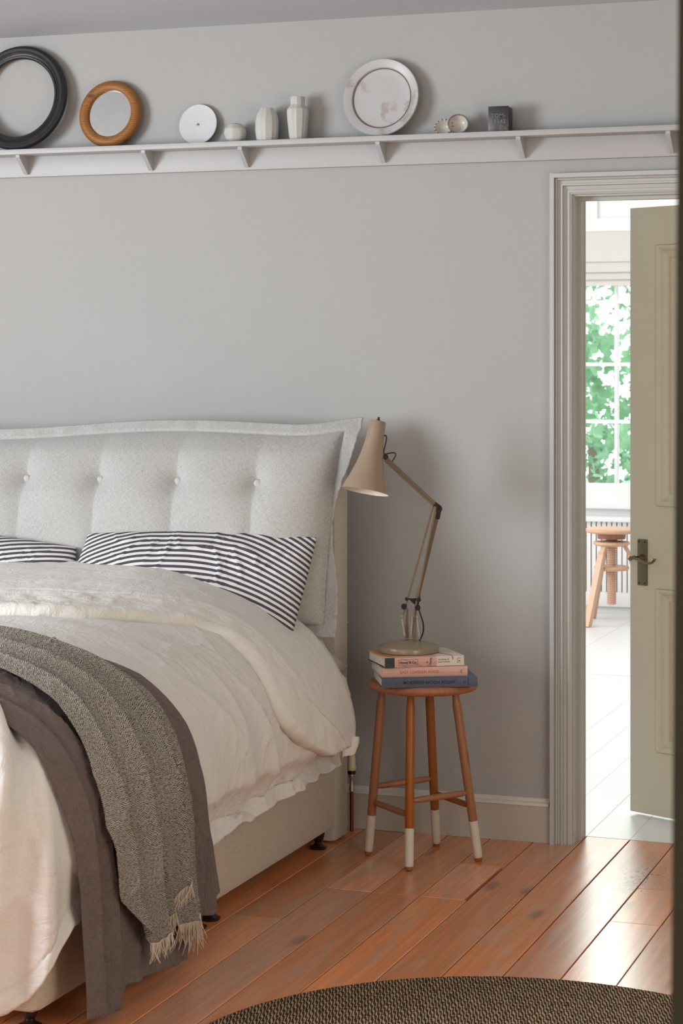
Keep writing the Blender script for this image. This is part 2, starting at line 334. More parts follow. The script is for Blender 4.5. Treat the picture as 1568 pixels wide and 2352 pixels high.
def mat_glass():
    t = NT('window_glass'); t.t.nodes.remove(t.b); tr = t.n('ShaderNodeBsdfTransparent'); gl = t.n('ShaderNodeBsdfGlossy'); gl.inputs['Roughness'].default_value = .02
    fr = t.n('ShaderNodeFresnel'); fr.inputs[0].default_value = 1.45; mx = t.n('ShaderNodeMixShader'); t.l(fr.outputs[0], mx.inputs[0]); t.l(tr.outputs[0], mx.inputs[1]); t.l(gl.outputs[0], mx.inputs[2])
    t.l(mx.outputs[0], t.t.nodes['Material Output'].inputs[0]); return t.m
M['glass'] = mat_glass()
def ink(name, c): return plain(name, c, .5)
# ------------------------------------------------------------------ the room
XL, XR, YF, ZT = -4.1, 2.4, -7.2, 2.572
OX0, OX1, OZ = .06, .83, 1.99                     # door opening
def struct(o): o['kind'] = 'structure'; return o
bm = bmesh.new()
for lo, hi in (((XL, 0, 0), (OX0, .12, ZT)), ((OX1, 0, 0), (XR, .12, ZT)), ((OX0, 0, OZ), (OX1, .12, ZT))): bx(bm, lo, hi)
struct(from_bm('wall_back', bm, M['wall']))
struct(box('ceiling', (XL, YF, ZT), (XR, .12, ZT+.1), M['ceiling']))
struct(box('wall_right', (XR, YF, 0), (XR+.1, .12, ZT), M['wall']))
bm = bmesh.new()
for lo, hi in (((XL-.1, YF, 0), (XL, -5.0, ZT)), ((XL-.1, -3.0, 0), (XL, .12, ZT)), ((XL-.1, -5.0, 0), (XL, -3.0, .75)), ((XL-.1, -5.0, 2.35), (XL, -3.0, ZT))): bx(bm, lo, hi)
struct(from_bm('wall_left', bm, M['wall'])); struct(box('wall_front', (XL, YF-.1, 0), (XR, YF, ZT), M['wall']))
fl = struct(box('floor', (XL, YF, -.06), (XR, .115, -.022), M['subfloor']))
joints = {-5: [-1.10], -4: [-.751], -3: [-.757], -2: [-.355, -.754], 2: [-.465, -.832], 3: [-.834], 0: [-1.95], 1: [-2.3], -1: [-2.6]}
plank_cache = {}
for k in range(-30, 17):
    x0 = .0755+.1375*k; x1 = x0+.1375
    js = sorted([.115]+joints.get(k, [-.9-((k*53) % 17)*.07]) + [-3.1-((k*37) % 13)*.12, -5.3-((k*29) % 11)*.1, YF], reverse=True)
    for a, b in zip(js, js[1:]):
        g = .0016; gl_ = .011 if (k == -2 and a == -.355) else g
        bm = bmesh.new(); dz = random.uniform(-.0012, .0006); bx(bm, (x0+g, b+g*.7, -.022), (x1-(gl_ if k == -2 and a == -.355 else g), a-g*.7, dz))
        top = [e for e in bm.edges if all(v.co.z > -.01 for v in e.verts)]; bmesh.ops.bevel(bm, geom=top, offset=.0012, segments=1, affect='EDGES')
        from_bm('plank', bm, M['board'], fl)
# picture rail with plate shelf
rail = empty('plate_shelf', (-.8, -.02, 2.1)); tag(rail, 'long white painted plate shelf on brackets along the wall above the bed', 'shelf')
def rel(o, par):
    o.parent = par; o.matrix_parent_inverse = Matrix.Translation(par.location).inverted() if par.rotation_euler[2] == 0 and par.rotation_euler[0] == 0 else par.matrix_basis.inverted(); return o
rel(box('rail_board', (-3.6, -.02, 2.098), (1.6, 0, 2.168), M['white'], None, .0015), rail)
rel(box('shelf_board', (-3.6, -.102, 2.1665), (1.6, 0, 2.1835), M['white'], None, .0015), rail)
for x in (-2.45, -1.803, -1.346, -1.007, -.543, -.091, .368, .9):
    bm = bmesh.new(); t = .007
    vs = [bm.verts.new(p) for s in (-t, t) for p in ((x+s, -.088, 2.1665), (x+s, -.02, 2.1665), (x+s, -.02, 2.106), (x+s, -.028, 2.106), (x+s, -.088, 2.158))]
    bm.faces.new(vs[:5][::-1]); bm.faces.new(vs[5:])
    for i in range(5): bm.faces.new((vs[i], vs[(i+1) % 5], vs[5+(i+1) % 5], vs[5+i]))
    rel(from_bm('bracket', bm, M['white']), rail)
# skirting
bm = bmesh.new(); bx(bm, (XL, -.018, 0), (-.004, 0, .113)); bx(bm, (OX1+.07, -.018, 0), (XR, 0, .113)); struct(from_bm('baseboard_back', bm, M['skirt']))
bm = bmesh.new()
for xa, xb in ((XL, -.012), (OX1+.07, XR)):
    prof = [(0, .134), (-.006, .134), (-.010, .130), (-.012, .124), (-.019, .120), (-.021, .112), (0, .112)]
    A_ = [bm.verts.new((xa, y, z)) for y, z in prof]; B_ = [bm.verts.new((xb, y, z)) for y, z in prof]
    for i in range(len(prof)): j = (i+1) % len(prof); bm.faces.new((A_[i], A_[j], B_[j], B_[i]))
    bm.faces.new(A_); bm.faces.new(B_)
struct(from_bm('trim_1', bm, M['skirtw']))
# door casing: profile swept up, across and down
door1 = empty('door_1', (OX0, 0, 0)); struct(door1)
prof = [(-.065, 0), (-.065, -.036), (-.052, -.036), (-.0515, -.024), (-.048, -.027), (-.045, -.025), (-.043, -.016), (-.033, -.016), (-.0325, -.024), (-.028, -.024), (-.026, -.013), (-.014, -.010), (-.0135, -.017), (-.008, -.017), (-.001, -.012), (0, .0)]
def casing(bm, ysgn=1, y0=0):
    path = [((OX0, 0), (1, 0)), ((OX0, OZ), (1, -1)), ((OX1, OZ), (-1, -1)), ((OX1, 0), (-1, 0))]
    rings = []
    for (x, z), (dx, dz) in path:
        rings.append([bm.verts.new((x+p*dx, y0+y*ysgn, z+p*(dz if dz else 0))) for p, y in prof])
    for a, b in zip(rings, rings[1:]):
        for i in range(len(prof)-1): bm.faces.new((a[i], a[i+1], b[i+1], b[i]))
bm = bmesh.new(); casing(bm); rel(from_bm('architrave', bm, M['casing']), door1)
bm = bmesh.new(); casing(bm, -1, .12); rel(from_bm('architrave', bm, M['farwhite']), door1)
bm = bmesh.new(); bx(bm, (OX0-.0, -.001, 0), (OX0+.004, .121, OZ)); bx(bm, (OX1-.004, -.001, 0), (OX1, .121, OZ)); bx(bm, (OX0+.0041, -.0012, OZ-.004), (OX1-.0041, .1212, OZ)); rel(from_bm('jamb_lining', bm, M['casing']), door1)
bm = bmesh.new(); bx(bm, (OX0+.003, .05, 0), (OX0+.014, .085, OZ-.001)); bx(bm, (OX0+.0141, .0502, OZ-.014), (OX1-.0141, .0848, OZ-.0041)); bx(bm, (OX1-.014, .05, 0), (OX1-.004, .085, OZ-.004)); rel(from_bm('door_stop', bm, M['casing']), door1)
bm = bmesh.new(); bx(bm, (OX0+.001, .121, 0), (OX0+.009, .136, OZ)); rel(from_bm('jamb_edge', bm, M['olive']), door1)
# ajar door leaf
leaf_ang = math.atan2(-.077, .153); hinge = np.array([.141, .472]); LW = .755
leaf = empty('door_leaf', (.141, .472, .012), leaf_ang); tag(leaf, 'olive cream panelled door standing ajar into the bright garden room', 'door')
DH = 1.968
bm = bmesh.new(); bx(bm, (0, 0, 0), (LW, .04, DH))
def cut_panel(bm, x0, x1, z0, z1): pass
bm.free()
st = .108
zp = [.0, .205, .735, 1.0, 1.845, DH]
bm = bmesh.new()
for lo, hi in (((0, 0, 0), (st, .04, DH)), ((LW-st, 0, 0), (LW, .04, DH)), ((st, 0, 0), (LW-st, .04, zp[1])), ((st, 0, zp[2]), (LW-st, .04, zp[3])), ((st, 0, zp[4]), (LW-st, .04, DH)), ((LW/2-.05, 0, zp[1]), (LW/2+.05, .04, zp[4]))): bx(bm, lo, hi)
from_bm('door_frame', bm, M['olive'], leaf)
for z0, z1 in ((zp[1], zp[2]), (zp[3], zp[4])):
    for x0, x1 in ((st, LW/2-.05), (LW/2+.05, LW-st)):
        bm = bmesh.new(); pr = [(0, .002), (.0025, .002), (.003, -.007), (.010, -.008), (.016, -.003), (.022, .006), (.034, .012), (.040, .012), (.0405, .018), (.044, .018), (.2, .018)]
        rings = []
        for d, y in pr[:-1]: rings.append([bm.verts.new(p) for p in ((x0+d, y, z0+d), (x1-d, y, z0+d), (x1-d, y, z1-d), (x0+d, y, z1-d))])
        for a, b in zip(rings, rings[1:]):
            for i in range(4): bm.faces.new((a[i], a[(i+1) % 4], b[(i+1) % 4], b[i]))
        bm.faces.new(rings[-1]); from_bm('door_panel', bm, M['olive'], leaf)
# handle plate
hx, hz = .052, .815
hp = box('handle_plate', (hx-.019, -.006, hz-.075), (hx+.019, .0, hz+.075), M['brass'], leaf, .0018)
lv = spline([(hx-.026, -.034, .0), (hx-.018, -.040, .004), (hx-.005, -.040, .006), (hx+.0, -.038, .002), (hx+.02, -.040, -.001), (hx+.045, -.041, -.008), (hx+.062, -.041, -.007), (hx+.074, -.040, .002), (hx+.076, -.039, .008)], 5)
lv[:, 2] += hz+.012
L_ = len(lv); lr = np.interp(np.linspace(0, 1, L_), [0, .1, .2, .35, .7, .85, 1], [.008, .0085, .007, .0055, .0045, .0055, .006])
tube('lever_handle', lv, list(lr), M['brass'], leaf, 10); tube('handle_boss', [(hx, -.005, hz+.014), (hx, -.016, hz+.014), (hx, -.030, hz+.014)], [.0135, .011, .008], M['brass'], leaf, 16)
for sx in (-.012, .012):
    for sz in (-.067, .067): tube('screw', [(hx+sx, -.0055, hz+sz), (hx+sx, -.0072, hz+sz)], .003, M['dark'], leaf, 8)
tube('lever_handle', lv*np.array([1, -1, 1])+np.array([0, .04, 0]), list(lr), M['brass'], leaf, 8)
# near door standing open at the right of the frame
pt, pb = at(1557, 0, -4.79), at(1541, 2300, -4.79)
near = empty('near_door', (pb[0], -4.79, 0)); sl = (pt[0]-pb[0])/(pt[2]-pb[2]); x00 = pb[0]-sl*pb[2]
tag(near, 'dark olive door edge standing close at the right of the view', 'door')
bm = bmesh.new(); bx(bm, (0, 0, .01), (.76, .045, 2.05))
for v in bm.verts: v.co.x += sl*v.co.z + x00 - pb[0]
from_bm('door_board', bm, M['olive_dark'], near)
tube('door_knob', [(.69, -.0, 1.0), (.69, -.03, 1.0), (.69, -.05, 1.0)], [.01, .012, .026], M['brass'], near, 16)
# ------------------------------------------------------------------ garden room beyond
YG = 5.95
gx0, gx1 = -4.0, 2.6
gf = struct(box('floor_far', (gx0, .115, -.06), (gx1, YG+.1, -.022), M['subfloor']))
for k in range(-29, 19):
    x0 = .0755+.1375*k
    for a, b in ((.115, 3.44), (3.44, YG)):
        if x0+.1375 < gx0 or x0 > gx1: continue
        g = .0012 if a < 1 else .0008
        box('plank', (max(x0, gx0)+g*.5, a+.001 if a < 1 else a+.007, -.022), (min(x0+.1375, gx1)-g*.5, b, random.uniform(-.0005, .0005)), M['farboard'], gf)
struct(box('ceiling_far', (gx0, .12, 3.1), (gx1, YG+.1, 3.2), M['farwhite']))
struct(box('wall_far_left', (gx0-.1, .12, 0), (gx0, YG, 3.1), M['farwhite'])); struct(box('wall_far_right', (gx1, .12, 0), (gx1+.1, YG, 3.1), M['farwhite']))
struct(box('wall_far_near', (gx0, .119, ZT), (gx1, .125, 3.1), M['farwhite']))
def W(px, py, Y=YG): return at(px, py, Y)
zsill = W(1390, 1160)[2]; zb = W(1390, 1112)[2]; ztop = W(1390, 655)[2]; zhead = W(1390, 531)[2]
mull = W(1411, 900)[0]; pw = .24
wx0, wx1 = mull-6.5*pw, mull+3.5*pw
bm = bmesh.new()
for lo, hi in (((gx0, YG, 0), (wx0, YG+.15, 3.1)), ((wx1, YG, 0), (gx1, YG+.15, 3.1)), ((wx0, YG, 0), (wx1, YG+.15, zsill)), ((wx0, YG, zhead), (wx1, YG+.15, 3.1))): bx(bm, lo, hi)
struct(from_bm('wall_far', bm, M['farwhite']))
bm = bmesh.new(); bx(bm, (gx0, YG-.018, zhead), (gx1, YG, W(1390, 502)[2])); sx = W(1364, 480)[0]
for d in range(-4, 5): bx(bm, (sx-.022+d*.5, YG-.015, W(1390, 502)[2]), (sx+.022+d*.5, YG, 3.0))
struct(from_bm('trim_2', bm, M['farwhite']))
win = empty('window_1', (mull, YG+.08, zsill)); struct(win)
rel(box('window_sill', (wx0-.05, YG-.04, zsill-.02), (wx1+.05, YG+.1, zsill+.012), M['farwhite'], None, .004), win)
bm = bmesh.new(); bx(bm, (wx0, YG+.03, zsill+.012), (wx1, YG+.09, zb)); bx(bm, (wx0, YG+.03, zhead-.05), (wx1, YG+.09, zhead)); bx(bm, (wx0, YG+.03, zsill), (wx0+.05, YG+.09, zhead)); bx(bm, (wx1-.05, YG+.03, zsill), (wx1, YG+.09, zhead))
rel(from_bm('window_frame', bm, M['farwhite']), win)
zbars = [W(1390, y)[2] for y in (969, 837, 693)]; zbars += [zbars[2]+(zbars[2]-zbars[1])]
for z in zbars: rel(box('glazing_bar', (wx0, YG+.045, z-.011), (wx1, YG+.075, z+.011), M['farwhite'], None, .002), win)
for i in range(-5, 4): rel(box('glazing_bar', (mull+i*pw-.011, YG+.044, zb), (mull+i*pw+.011, YG+.076, zhead), M['farwhite'], None, .002), win)
zz = [zb]+zbars+[zhead]
for i in range(-5, 3):
    for a, b in zip(zz, zz[1:]): rel(box('pane', (mull+i*pw+.011, YG+.058, a+.008), (mull+(i+1)*pw-.011, YG+.061, b-.008), M['glass']), win)
# roman blind
bl = empty('roman_blind', (mull, YG-.02, zhead)); tag(bl, 'off white roman blind gathered in folds over the garden window', 'blind')
pf = [(0, 0), (0, -.01)]; ys = [531, 601, 603, 625, 627, 642, 644, 657]; bm = bmesh.new()
pz = [W(1390, y)[2] for y in ys]; pyv = [-.012, -.03, -.016, -.04, -.022, -.05, -.03, -.045]
L1 = [(YG+y, z) for y, z in zip(pyv, pz)]; L2 = [(YG+.0, pz[-1]), (YG+.0, pz[0])]
A_ = [bm.verts.new((wx0-.02, y, z)) for y, z in L1+L2]; B_ = [bm.verts.new((wx1+.02, y, z)) for y, z in L1+L2]
for i in range(len(A_)): j = (i+1) % len(A_); bm.faces.new((A_[i], A_[j], B_[j], B_[i]))
bm.faces.new(A_); bm.faces.new(B_); rel(from_bm('blind_cloth', bm, M['blind']), bl)
M['gapcol'] = paint('radiator_cover_back', rgb(226, 216, 202))
# slatted radiator cover
YR = YG-.15
rz0, rz1 = at(1390, 1393, YR)[2], at(1390, 1200, YR)[2]; sz0 = at(1390, 1360, YR)[2]; sz1 = at(1390, 1207, YR)[2]
rad = empty('radiator_cover', (mull, YR, 0)); tag(rad, 'white slatted radiator cover beneath the garden room window', 'radiator cover')
rel(box('top_board', (wx0-.1, YR-.03, rz1+.005), (wx1+.2, YG-.002, rz1+.03), M['farwhite'], None, .004), rad)
rel(box('bottom_board', (wx0-.1, YR, rz0), (wx1+.2, YR+.02, sz0), M['farwhite'], None, .002), rad)
rel(box('plinth', (wx0-.08, YR+.03, .0), (wx1+.18, YR+.05, rz0), M['farwhite']), rad); rel(box('back_panel', (wx0-.1, YR+.05, rz0), (wx1+.2, YR+.06, rz1), M['gapcol']), rad)
swp = .0305; x = wx0-.1
while x < wx1+.2: rel(box('slat', (x, YR, sz0), (x+.0235, YR+.018, rz1+.005), M['farwhite']), rad); x += swp
# screw stool
fa, fb = np.array([-1.034, 5.149]), np.array([-1.094, 5.545])
YS = 5.38; cx = at(1404, 1250, YS)[0]
ss = empty('screw_stool', (cx, YS, 0)); tag(ss, 'pale wooden swivel stool with a threaded screw post in front of the radiator cover', 'stool')
zt = at(1404, 1213, YS)[2]; z2 = at(1404, 1243, YS)[2]; z3 = at(1404, 1301, YS)[2]; zbot = at(1404, 1388, YS)[2]
R1 = .147
lathe('seat', [(0, zt-.028), (R1*.9, zt-.026), (R1, zt-.016), (R1, zt-.006), (R1*.95, zt), (0, zt)], M['palewood'], ss, 48)
bm = bmesh.new(); lathe_bm(bm, [(0, zt-.06), (.078, zt-.06), (.08, zt-.05), (.08, zt-.028), (0, zt-.028)], 32); from_bm('seat_block', bm, M['seat'], ss, auto=40)
lathe('upper_disc', [(0, z2-.024), (.092, z2-.024), (.105, z2-.014), (.1, z2-.002), (.03, z2+.004), (0, z2+.004)], M['palewood'], ss, 40)
lathe('lower_disc', [(0, z3-.02), (.092, z3-.02), (.10, z3-.01), (.096, z3+.002), (0, z3+.004)], M['palewood'], ss, 40)
pr = []; z = zbot; k = 0
while z < zt-.06:
    pr += [(.0235, z), (.0295, z+.004), (.0235, z+.009)]; z += .0125
lathe('screw_post', [(0, zbot-.004)]+pr+[(0, pr[-1][1]+.002)], M['palewood'], ss, 24, auto=25)
for fx, fy in ((-.088, -.235), (-.150, .165), (.235, .045)):
    a = math.atan2(fy, fx); bm = bmesh.new(); p0 = (.07*math.cos(a), .07*math.sin(a), z2-.02); p1 = (fx, fy, 0.0); mid = (.10*math.cos(a), .10*math.sin(a), z2-.07)
    bar_bm(bm, p0, mid, .028, .022, (math.cos(a), math.sin(a), .2)); bar_bm(bm, mid, p1, .036, .032, (math.cos(a), math.sin(a), .2)); from_bm('leg', bm, M['palewood'], ss)
# garden trees seen through the window
def leaf_mesh(bm, c, size, ax=None):
    n = Vector(rng.normal(size=3)).normalized() if ax is None else Vector(ax); u = n.orthogonal().normalized(); u = Matrix.Rotation(random.uniform(0, 2*PI), 3, n) @ u; v = n.cross(u); c = Vector(c)
    out = [(0, -.45), (.3, -.3), (.25, -.05), (.5, .1), (.22, .2), (.2, .42), (0, .6), (-.2, .42), (-.22, .2), (-.5, .1), (-.25, -.05), (-.3, -.3)]
    ctr = bm.verts.new(c+n*size*.08); vs = [bm.verts.new(c+(u*a+v*b)*size) for a, b in out]
    for i in range(12): bm.faces.new((ctr, vs[i], vs[(i+1) % 12]))
def tree(label, x, y, h, r, n, size, z0=.6):
    t = empty('garden_tree', (x, y, 0)); tag(t, label, 'tree')
    tube('trunk', [(0, 0, -.6), (.05, 0, h*.4), (0, .05, h*.8)], [.09, .06, .03], M['bark'], t, 8)
    bm = bmesh.new()
    for i in range(n):
        d = rng.normal(size=3); d /= np.linalg.norm(d); q = random.uniform(.45, 1)**.5; leaf_mesh(bm, (d[0]*r*q, d[1]*r*.6*q, (z0+h)/2+d[2]*(h-z0)/2*q), size*random.uniform(.6, 1.3))
    tag(from_bm('foliage', bm, M['leaf'], t), kind='stuff')
tree('dense green tree filling the left window panes outside', -1.75, 10.2, 3.3, 1.05, 2300, .10)
tree('green bush outside beyond the right window panes', -.2, 9.6, 3.0, .8, 1500, .10)
tree('tall green tree at the back of the garden behind the others', -3.3, 12.6, 4.2, 1.5, 1300, .15)
tree('low grey green hedge bush under the garden trees', -1.9, 9.0, 1.05, .9, 1000, .09, .2)
br = empty('leafy_branch', (-.6, 7.4, 1.9)); tag(br, 'leafy branch with daylight painted white into its leaves, just outside the window glass', 'branch')
tube('twig', [(.5, .1, .6), (.1, 0, .3), (-.1, 0, 0), (-.25, 0, -.5)], [.012, .009, .007, .004], M['bark'], br, 6)
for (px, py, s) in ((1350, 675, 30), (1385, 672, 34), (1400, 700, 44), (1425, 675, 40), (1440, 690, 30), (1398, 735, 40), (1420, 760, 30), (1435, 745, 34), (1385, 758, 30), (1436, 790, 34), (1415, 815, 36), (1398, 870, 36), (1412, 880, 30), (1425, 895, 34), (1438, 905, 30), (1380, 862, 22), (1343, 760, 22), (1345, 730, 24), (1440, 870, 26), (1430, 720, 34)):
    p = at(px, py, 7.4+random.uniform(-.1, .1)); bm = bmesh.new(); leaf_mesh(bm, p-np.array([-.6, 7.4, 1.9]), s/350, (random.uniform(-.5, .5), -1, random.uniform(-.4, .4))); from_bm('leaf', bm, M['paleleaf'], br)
struct(box('garden_ground', (-12, YG+.3, -.7), (10, 30, -.6), M['leaf']))
# ------------------------------------------------------------------ bed
XH = -.6265; XW = XH-1.56
bed = empty('divan_bed', (XH-.78, -1.2, 0)); tag(bed, 'upholstered oatmeal linen divan bed with a tall headboard', 'bed')
rel(box('base', (XW+.012, -2.2, .047), (XH+.006, -.25, .36), M['divan'], None, .03), bed)
rel(box('mattress', (XW+.03, -2.04, .358), (XH-.06, -.27, .56), M['divan'], None, .07), bed)
rel(box('headboard', (XW, -.245, .004), (XH, -.121, 1.215), M['headboard'], None, .014), bed)
rel(box('headboard_seam', (XH-.03, -.2445, .6665), (XH+.0012, -.121, .6685), M['headboard'], None), bed)
for x, y in ((XH-.03, -.315), (XH-.022, -1.17), (XH-.022, -1.262), (XH-.05, -2.13), (XH-.7, -2.13), (XW+.06, -.36)):
    bm = bmesh.new(); lathe_bm(bm, [(0, 0), (.024, 0), (.027, .006), (.014, .012), (.010, .02), (.016, .028), (.02, .047), (0, .047)], 20, Matrix.Translation((x, y, 0))); rel(from_bm('caster', bm, M['dark'], auto=40), bed)
# big buttoned cushion over the headboard
def cushion():
    root = empty('headboard_cushion', (-1.38, -.3, .65)); tag(root, 'wide pale grey buttoned cushion with a flat flange draped over the headboard', 'cushion')
    nu, nv = 340, 150; X0, X1 = -2.2, -.568
    u = np.linspace(0, 1, nu); v = np.linspace(0, 1, nv); U, V = np.meshgrid(u, v)
    Xc = X0+(X1-X0)*U; zt = 1.283+.009*np.sin(Xc*5+1)+.03*np.exp(-((Xc-X1)/.12)**2)-.02*sstep(-1.2, -2, Xc); z0 = .655
    Z = z0+(zt-z0)*V
    # edge line leans back over the headboard, right edge flares
    yb = np.interp(Z, [.6, .656, .9, 1.07, 1.2, 1.26, 1.32], [-.42, -.405, -.35, -.31, -.25, -.20, -.14])
    Xc = Xc + sstep(.9, 1, U)*(.012*np.sin(V*9)-.022*np.sin(V*PI)+.004*perlin(V*30, V*0+3))
    dr = (X1-Xc)/.045; dl = (Xc-X0)/.045; dtp = (zt-Z)/.036; db = (Z-z0)/.036   # flange widths
    inn = np.minimum(np.minimum(dr, dl), np.minimum(dtp, db))
    ed = np.clip(inn-1, 0, None)
    mX = np.minimum(X1-Xc-.045, Xc-X0-.045); mZ = np.minimum(zt-Z-.036, Z-z0-.036)
    bul = lambda m, w: np.sqrt(np.clip(1-(1-np.clip(m/w, 0, 1))**2, 0, 1))
    T = .125*bul(mX, .24)**1.1*bul(mZ, .22)
    for bxp in (-.84, -1.102, -1.367, -1.625, -1.89, -2.12):
        d = np.hypot((Xc-bxp), (Z-1.106)*.9); T -= .055*np.exp(-(d/.05)**1.2)*(T > .02)
        d2 = np.abs(Xc-bxp+.02*(Z-1.1)/.2); T -= .022*np.exp(-(d2/.035)**1.2)*np.exp(-np.abs(Z-1.0)/.22)*(T > .02)
    T += .0035*crease(Xc, Z, 6, 2)*(T > .01)*.6
    fl_ = (inn < 1)
    W_ = .006*perlin(Xc*22, Z*22)*np.clip(1.2-inn, 0, 1)
    T = T + W_ - .006*np.exp(-((inn-1)/.12)**2)
    P = np.stack([Xc, yb-T-.005, Z], -1); 
    rel(grid('cover', P, M['cushion'], None, np.stack([Xc, Z], -1), .004, flip=False), root)
    Pb = np.stack([Xc, yb+.02*bul(mX, .1)*bul(mZ, .1)*0+.004, Z], -1); rel(grid('back_cover', Pb[::4, ::4], M['cushion'], None, np.stack([Xc, Z], -1)[::4, ::4]), root)
    for bxp in (-.84, -1.102, -1.367, -1.625, -1.89):
        i = np.argmin(np.abs(Xc[nv//2]-bxp)); j = np.argmin(np.abs(Z[:, i]-1.106)); c = P[j, i]
        m4 = Matrix.Translation((c[0], c[1]-.004, c[2])) @ Matrix.Rotation(PI/2, 4, 'X')
        bm = bmesh.new(); lathe_bm(bm, [(0, 0), (.0125, 0), (.0145, .004), (.0120, .009), (.006, .0115), (0, .012)], 24, m4); rel(from_bm('button', bm, M['button'], auto=60), root)
cushion()
# soft body of mattress and bedding: shared surface the cloths lie on
BXC, BYC, BZC, BA, BB, BP, LQ = -1.15, -1.72, .38, .62, .63, 2.4, .86
def hgt(Y): return .42+.03*sstep(-1.3, -.5, Y)
def bed_pt(Y, s, off=0):
    Y = np.asarray(Y, float); s = np.asarray(s, float); dy = np.clip((BYC-Y)/BB, 0, .98)
    a = np.clip(PI/2*(1-s/LQ), 0, PI/2); g = 1-dy**(BP+4*np.cos(a)**2); h = hgt(Y); r = (g/((np.cos(a)/BA)**BP+(np.sin(a)/h)**BP))**(1/BP); r = r*(1-.055*sstep(-.9, -.5, Y)*np.sin(2*a)**2)
    X = BXC+r*np.cos(a)+np.minimum(s, 0)+off*np.cos(a); Z = BZC+r*np.sin(a)-np.maximum(s-LQ, 0)+off*np.sin(a)
    return np.stack([X, Y+0*X, Z], -1)
# --- duvet
def duvet():
    root = empty('duvet', (-1.3, -1.2, .6)); tag(root, 'oatmeal linen duvet spread over the bed', 'duvet')
    LC = 1.0; t = np.concatenate([np.linspace(-.37, BYC, 330, endpoint=False), np.linspace(0, 1, 130, endpoint=False)*LC*-1+BYC, np.linspace(BYC-LC, BYC-LC-.8, 60)])
    s = np.concatenate([np.linspace(-.85, 0, 40, endpoint=False), np.linspace(0, LQ, 130, endpoint=False), np.linspace(LQ, 1.0, 36)])
    Tt, S = np.meshgrid(t, s, indexing='ij')
    ph = np.clip((BYC-Tt)/LC, 0, 1)*PI/2; Yb = np.maximum(Tt, BYC); ft = np.minimum(Tt-(BYC-LC), 0)  # ft<0 along foot
    al = np.clip(PI/2*(1-S/LQ), 0, PI/2); h = hgt(Yb); h = h-.0*ph
    ca, sa = np.cos(al), np.sin(al)
    lo_, hi_ = np.zeros_like(S), np.full_like(S, 2.)
    for _ in range(32):
        r = (lo_+hi_)/2; inside = (r*ca*np.cos(ph)/BA)**BP+(r*ca*np.sin(ph)/BB)**(BP+4*ca**2)+(r*sa/h)**BP < 1
        lo_ = np.where(inside, r, lo_); hi_ = np.where(inside, hi_, r)
    r = r*(1-.055*sstep(-.9, -.5, Yb)*np.sin(2*al)**2)
    X = BXC+r*ca*np.cos(ph)+ft; Y = Yb-r*ca*np.sin(ph); Z = BZC+r*sa
    X = X+np.where(ph <= 0, np.minimum(S, 0), 0)
    # skirt below widest point, down to the hem
    hem = np.interp(Tt, [-3.5, -2.72, -2.60, -2.48, -2.43, -2.34, -2.26, -2.22, -2.19, -2.16, -2.12, -1.5, -1.24, -.9, -.6, -.33], [.24, .25, .25, .18, .07, .05, .065, .095, .135, .20, .24, .245, .25, .262, .27, .27])
    hem = hem + .010*perlin(Tt*7, Tt*0)+.002*perlin(Tt*31, Tt*0+4)
    k = np.clip((S-LQ)/(1.0-LQ), 0, 1); Z = Z-(k**1.0)*(BZC-hem)
    inw = (.045*np.sin(k*PI*.75)+.012*k*perlin(Tt*14, k*2)+.018*k**2*perlin(Tt*6+3, k))*(1-.75*sstep(BYC-.3, BYC-.5, Tt))-.02*k*sstep(BYC-.3, BYC-.5, Tt)*(1+.8*np.sin(Tt*23))
    X = X-inw*np.cos(ph); Y = Y+inw*np.sin(ph)
    P = np.stack([X, Y, Z], -1); N = -normals(P)
    N = np.where(np.isfinite(N) & (np.linalg.norm(N, axis=-1, keepdims=True) > .5), N, [0, 0, 1.])
    N = N*np.sign((N*(P-np.array([BXC-.3, -1.1, .3]))).sum(-1, keepdims=True)+1e-9)
    arc = np.where(S < LQ, S, LQ+k*(BZC-hem))
    quiet = 1-.85*sstep(-1.38, -1.5, Tt)*(1-sstep(-2.13, -2.20, Tt))
    sd = sstep(.25, .7, S)
    D = .010*perlin(Tt*3.2, arc*2.2)+.005*perlin(Tt*7, arc*3+9)
    D += sd*.015*ridge(Tt*4.2+.25*np.sin(arc*5), arc*.9+3, .09)*sstep(.35, .8, S)            # long creases running down the side
    D += .009*crease(Tt, arc, 4, 1)*(.25+sd)+.006*crease(Tt, arc, 9, 3)*(.25+sd)+.003*crease(Tt, arc, 20, 6)*(.3+sd)
    D += .012*sstep(.75, .95, S)*perlin(Tt*8, arc*2)*(1-.3*sd)
    seam = np.exp(-((arc-(LQ+(BZC-hem)-.045))/.006)**2)*(S > LQ*.9); D -= .007*seam
    fl_ = sstep(0, 1, (arc-(LQ+(BZC-hem)-.045))/.02); D += fl_*(.009*perlin(Tt*9, arc*6)+.002*crease(Tt, arc, 12, 5))
    cor = np.exp(-((ph-PI/4)/.45)**2)*(ph > 0); D += sstep(.3, .6, ph)*sstep(.25, .8, S)*(.016*np.sin(Tt*62+S*5)+.02*ridge(Tt*11, S*1.3+2, .16)+.012*np.sin(Tt*30-S*9)-.02)
    inn = sstep(-.5, 0, S)*1.0
    D = D*quiet*np.where(ph > 0, sstep(.24, .5, S), inn)
    P = P+N*D[..., None]
    rel(grid('duvet_cover', P, M['duvet'], None, np.stack([Tt, arc], -1), .005, -1), root)
    # turned-back end with seam and flange
    sk = np.linspace(-.85, .885, 190); e = np.interp(sk, [-.85, -.03, .11, .22, .35, .45, .54, .62, .69, .75, .81, .86, .885], [-1.36, -1.35, -1.33, -1.28, -1.14, -1.00, -.96, -.97, -.98, -.98, -.91, -.78, -.62])
    e = np.convolve(np.pad(e, 4, 'edge'), np.ones(9)/9, 'valid')
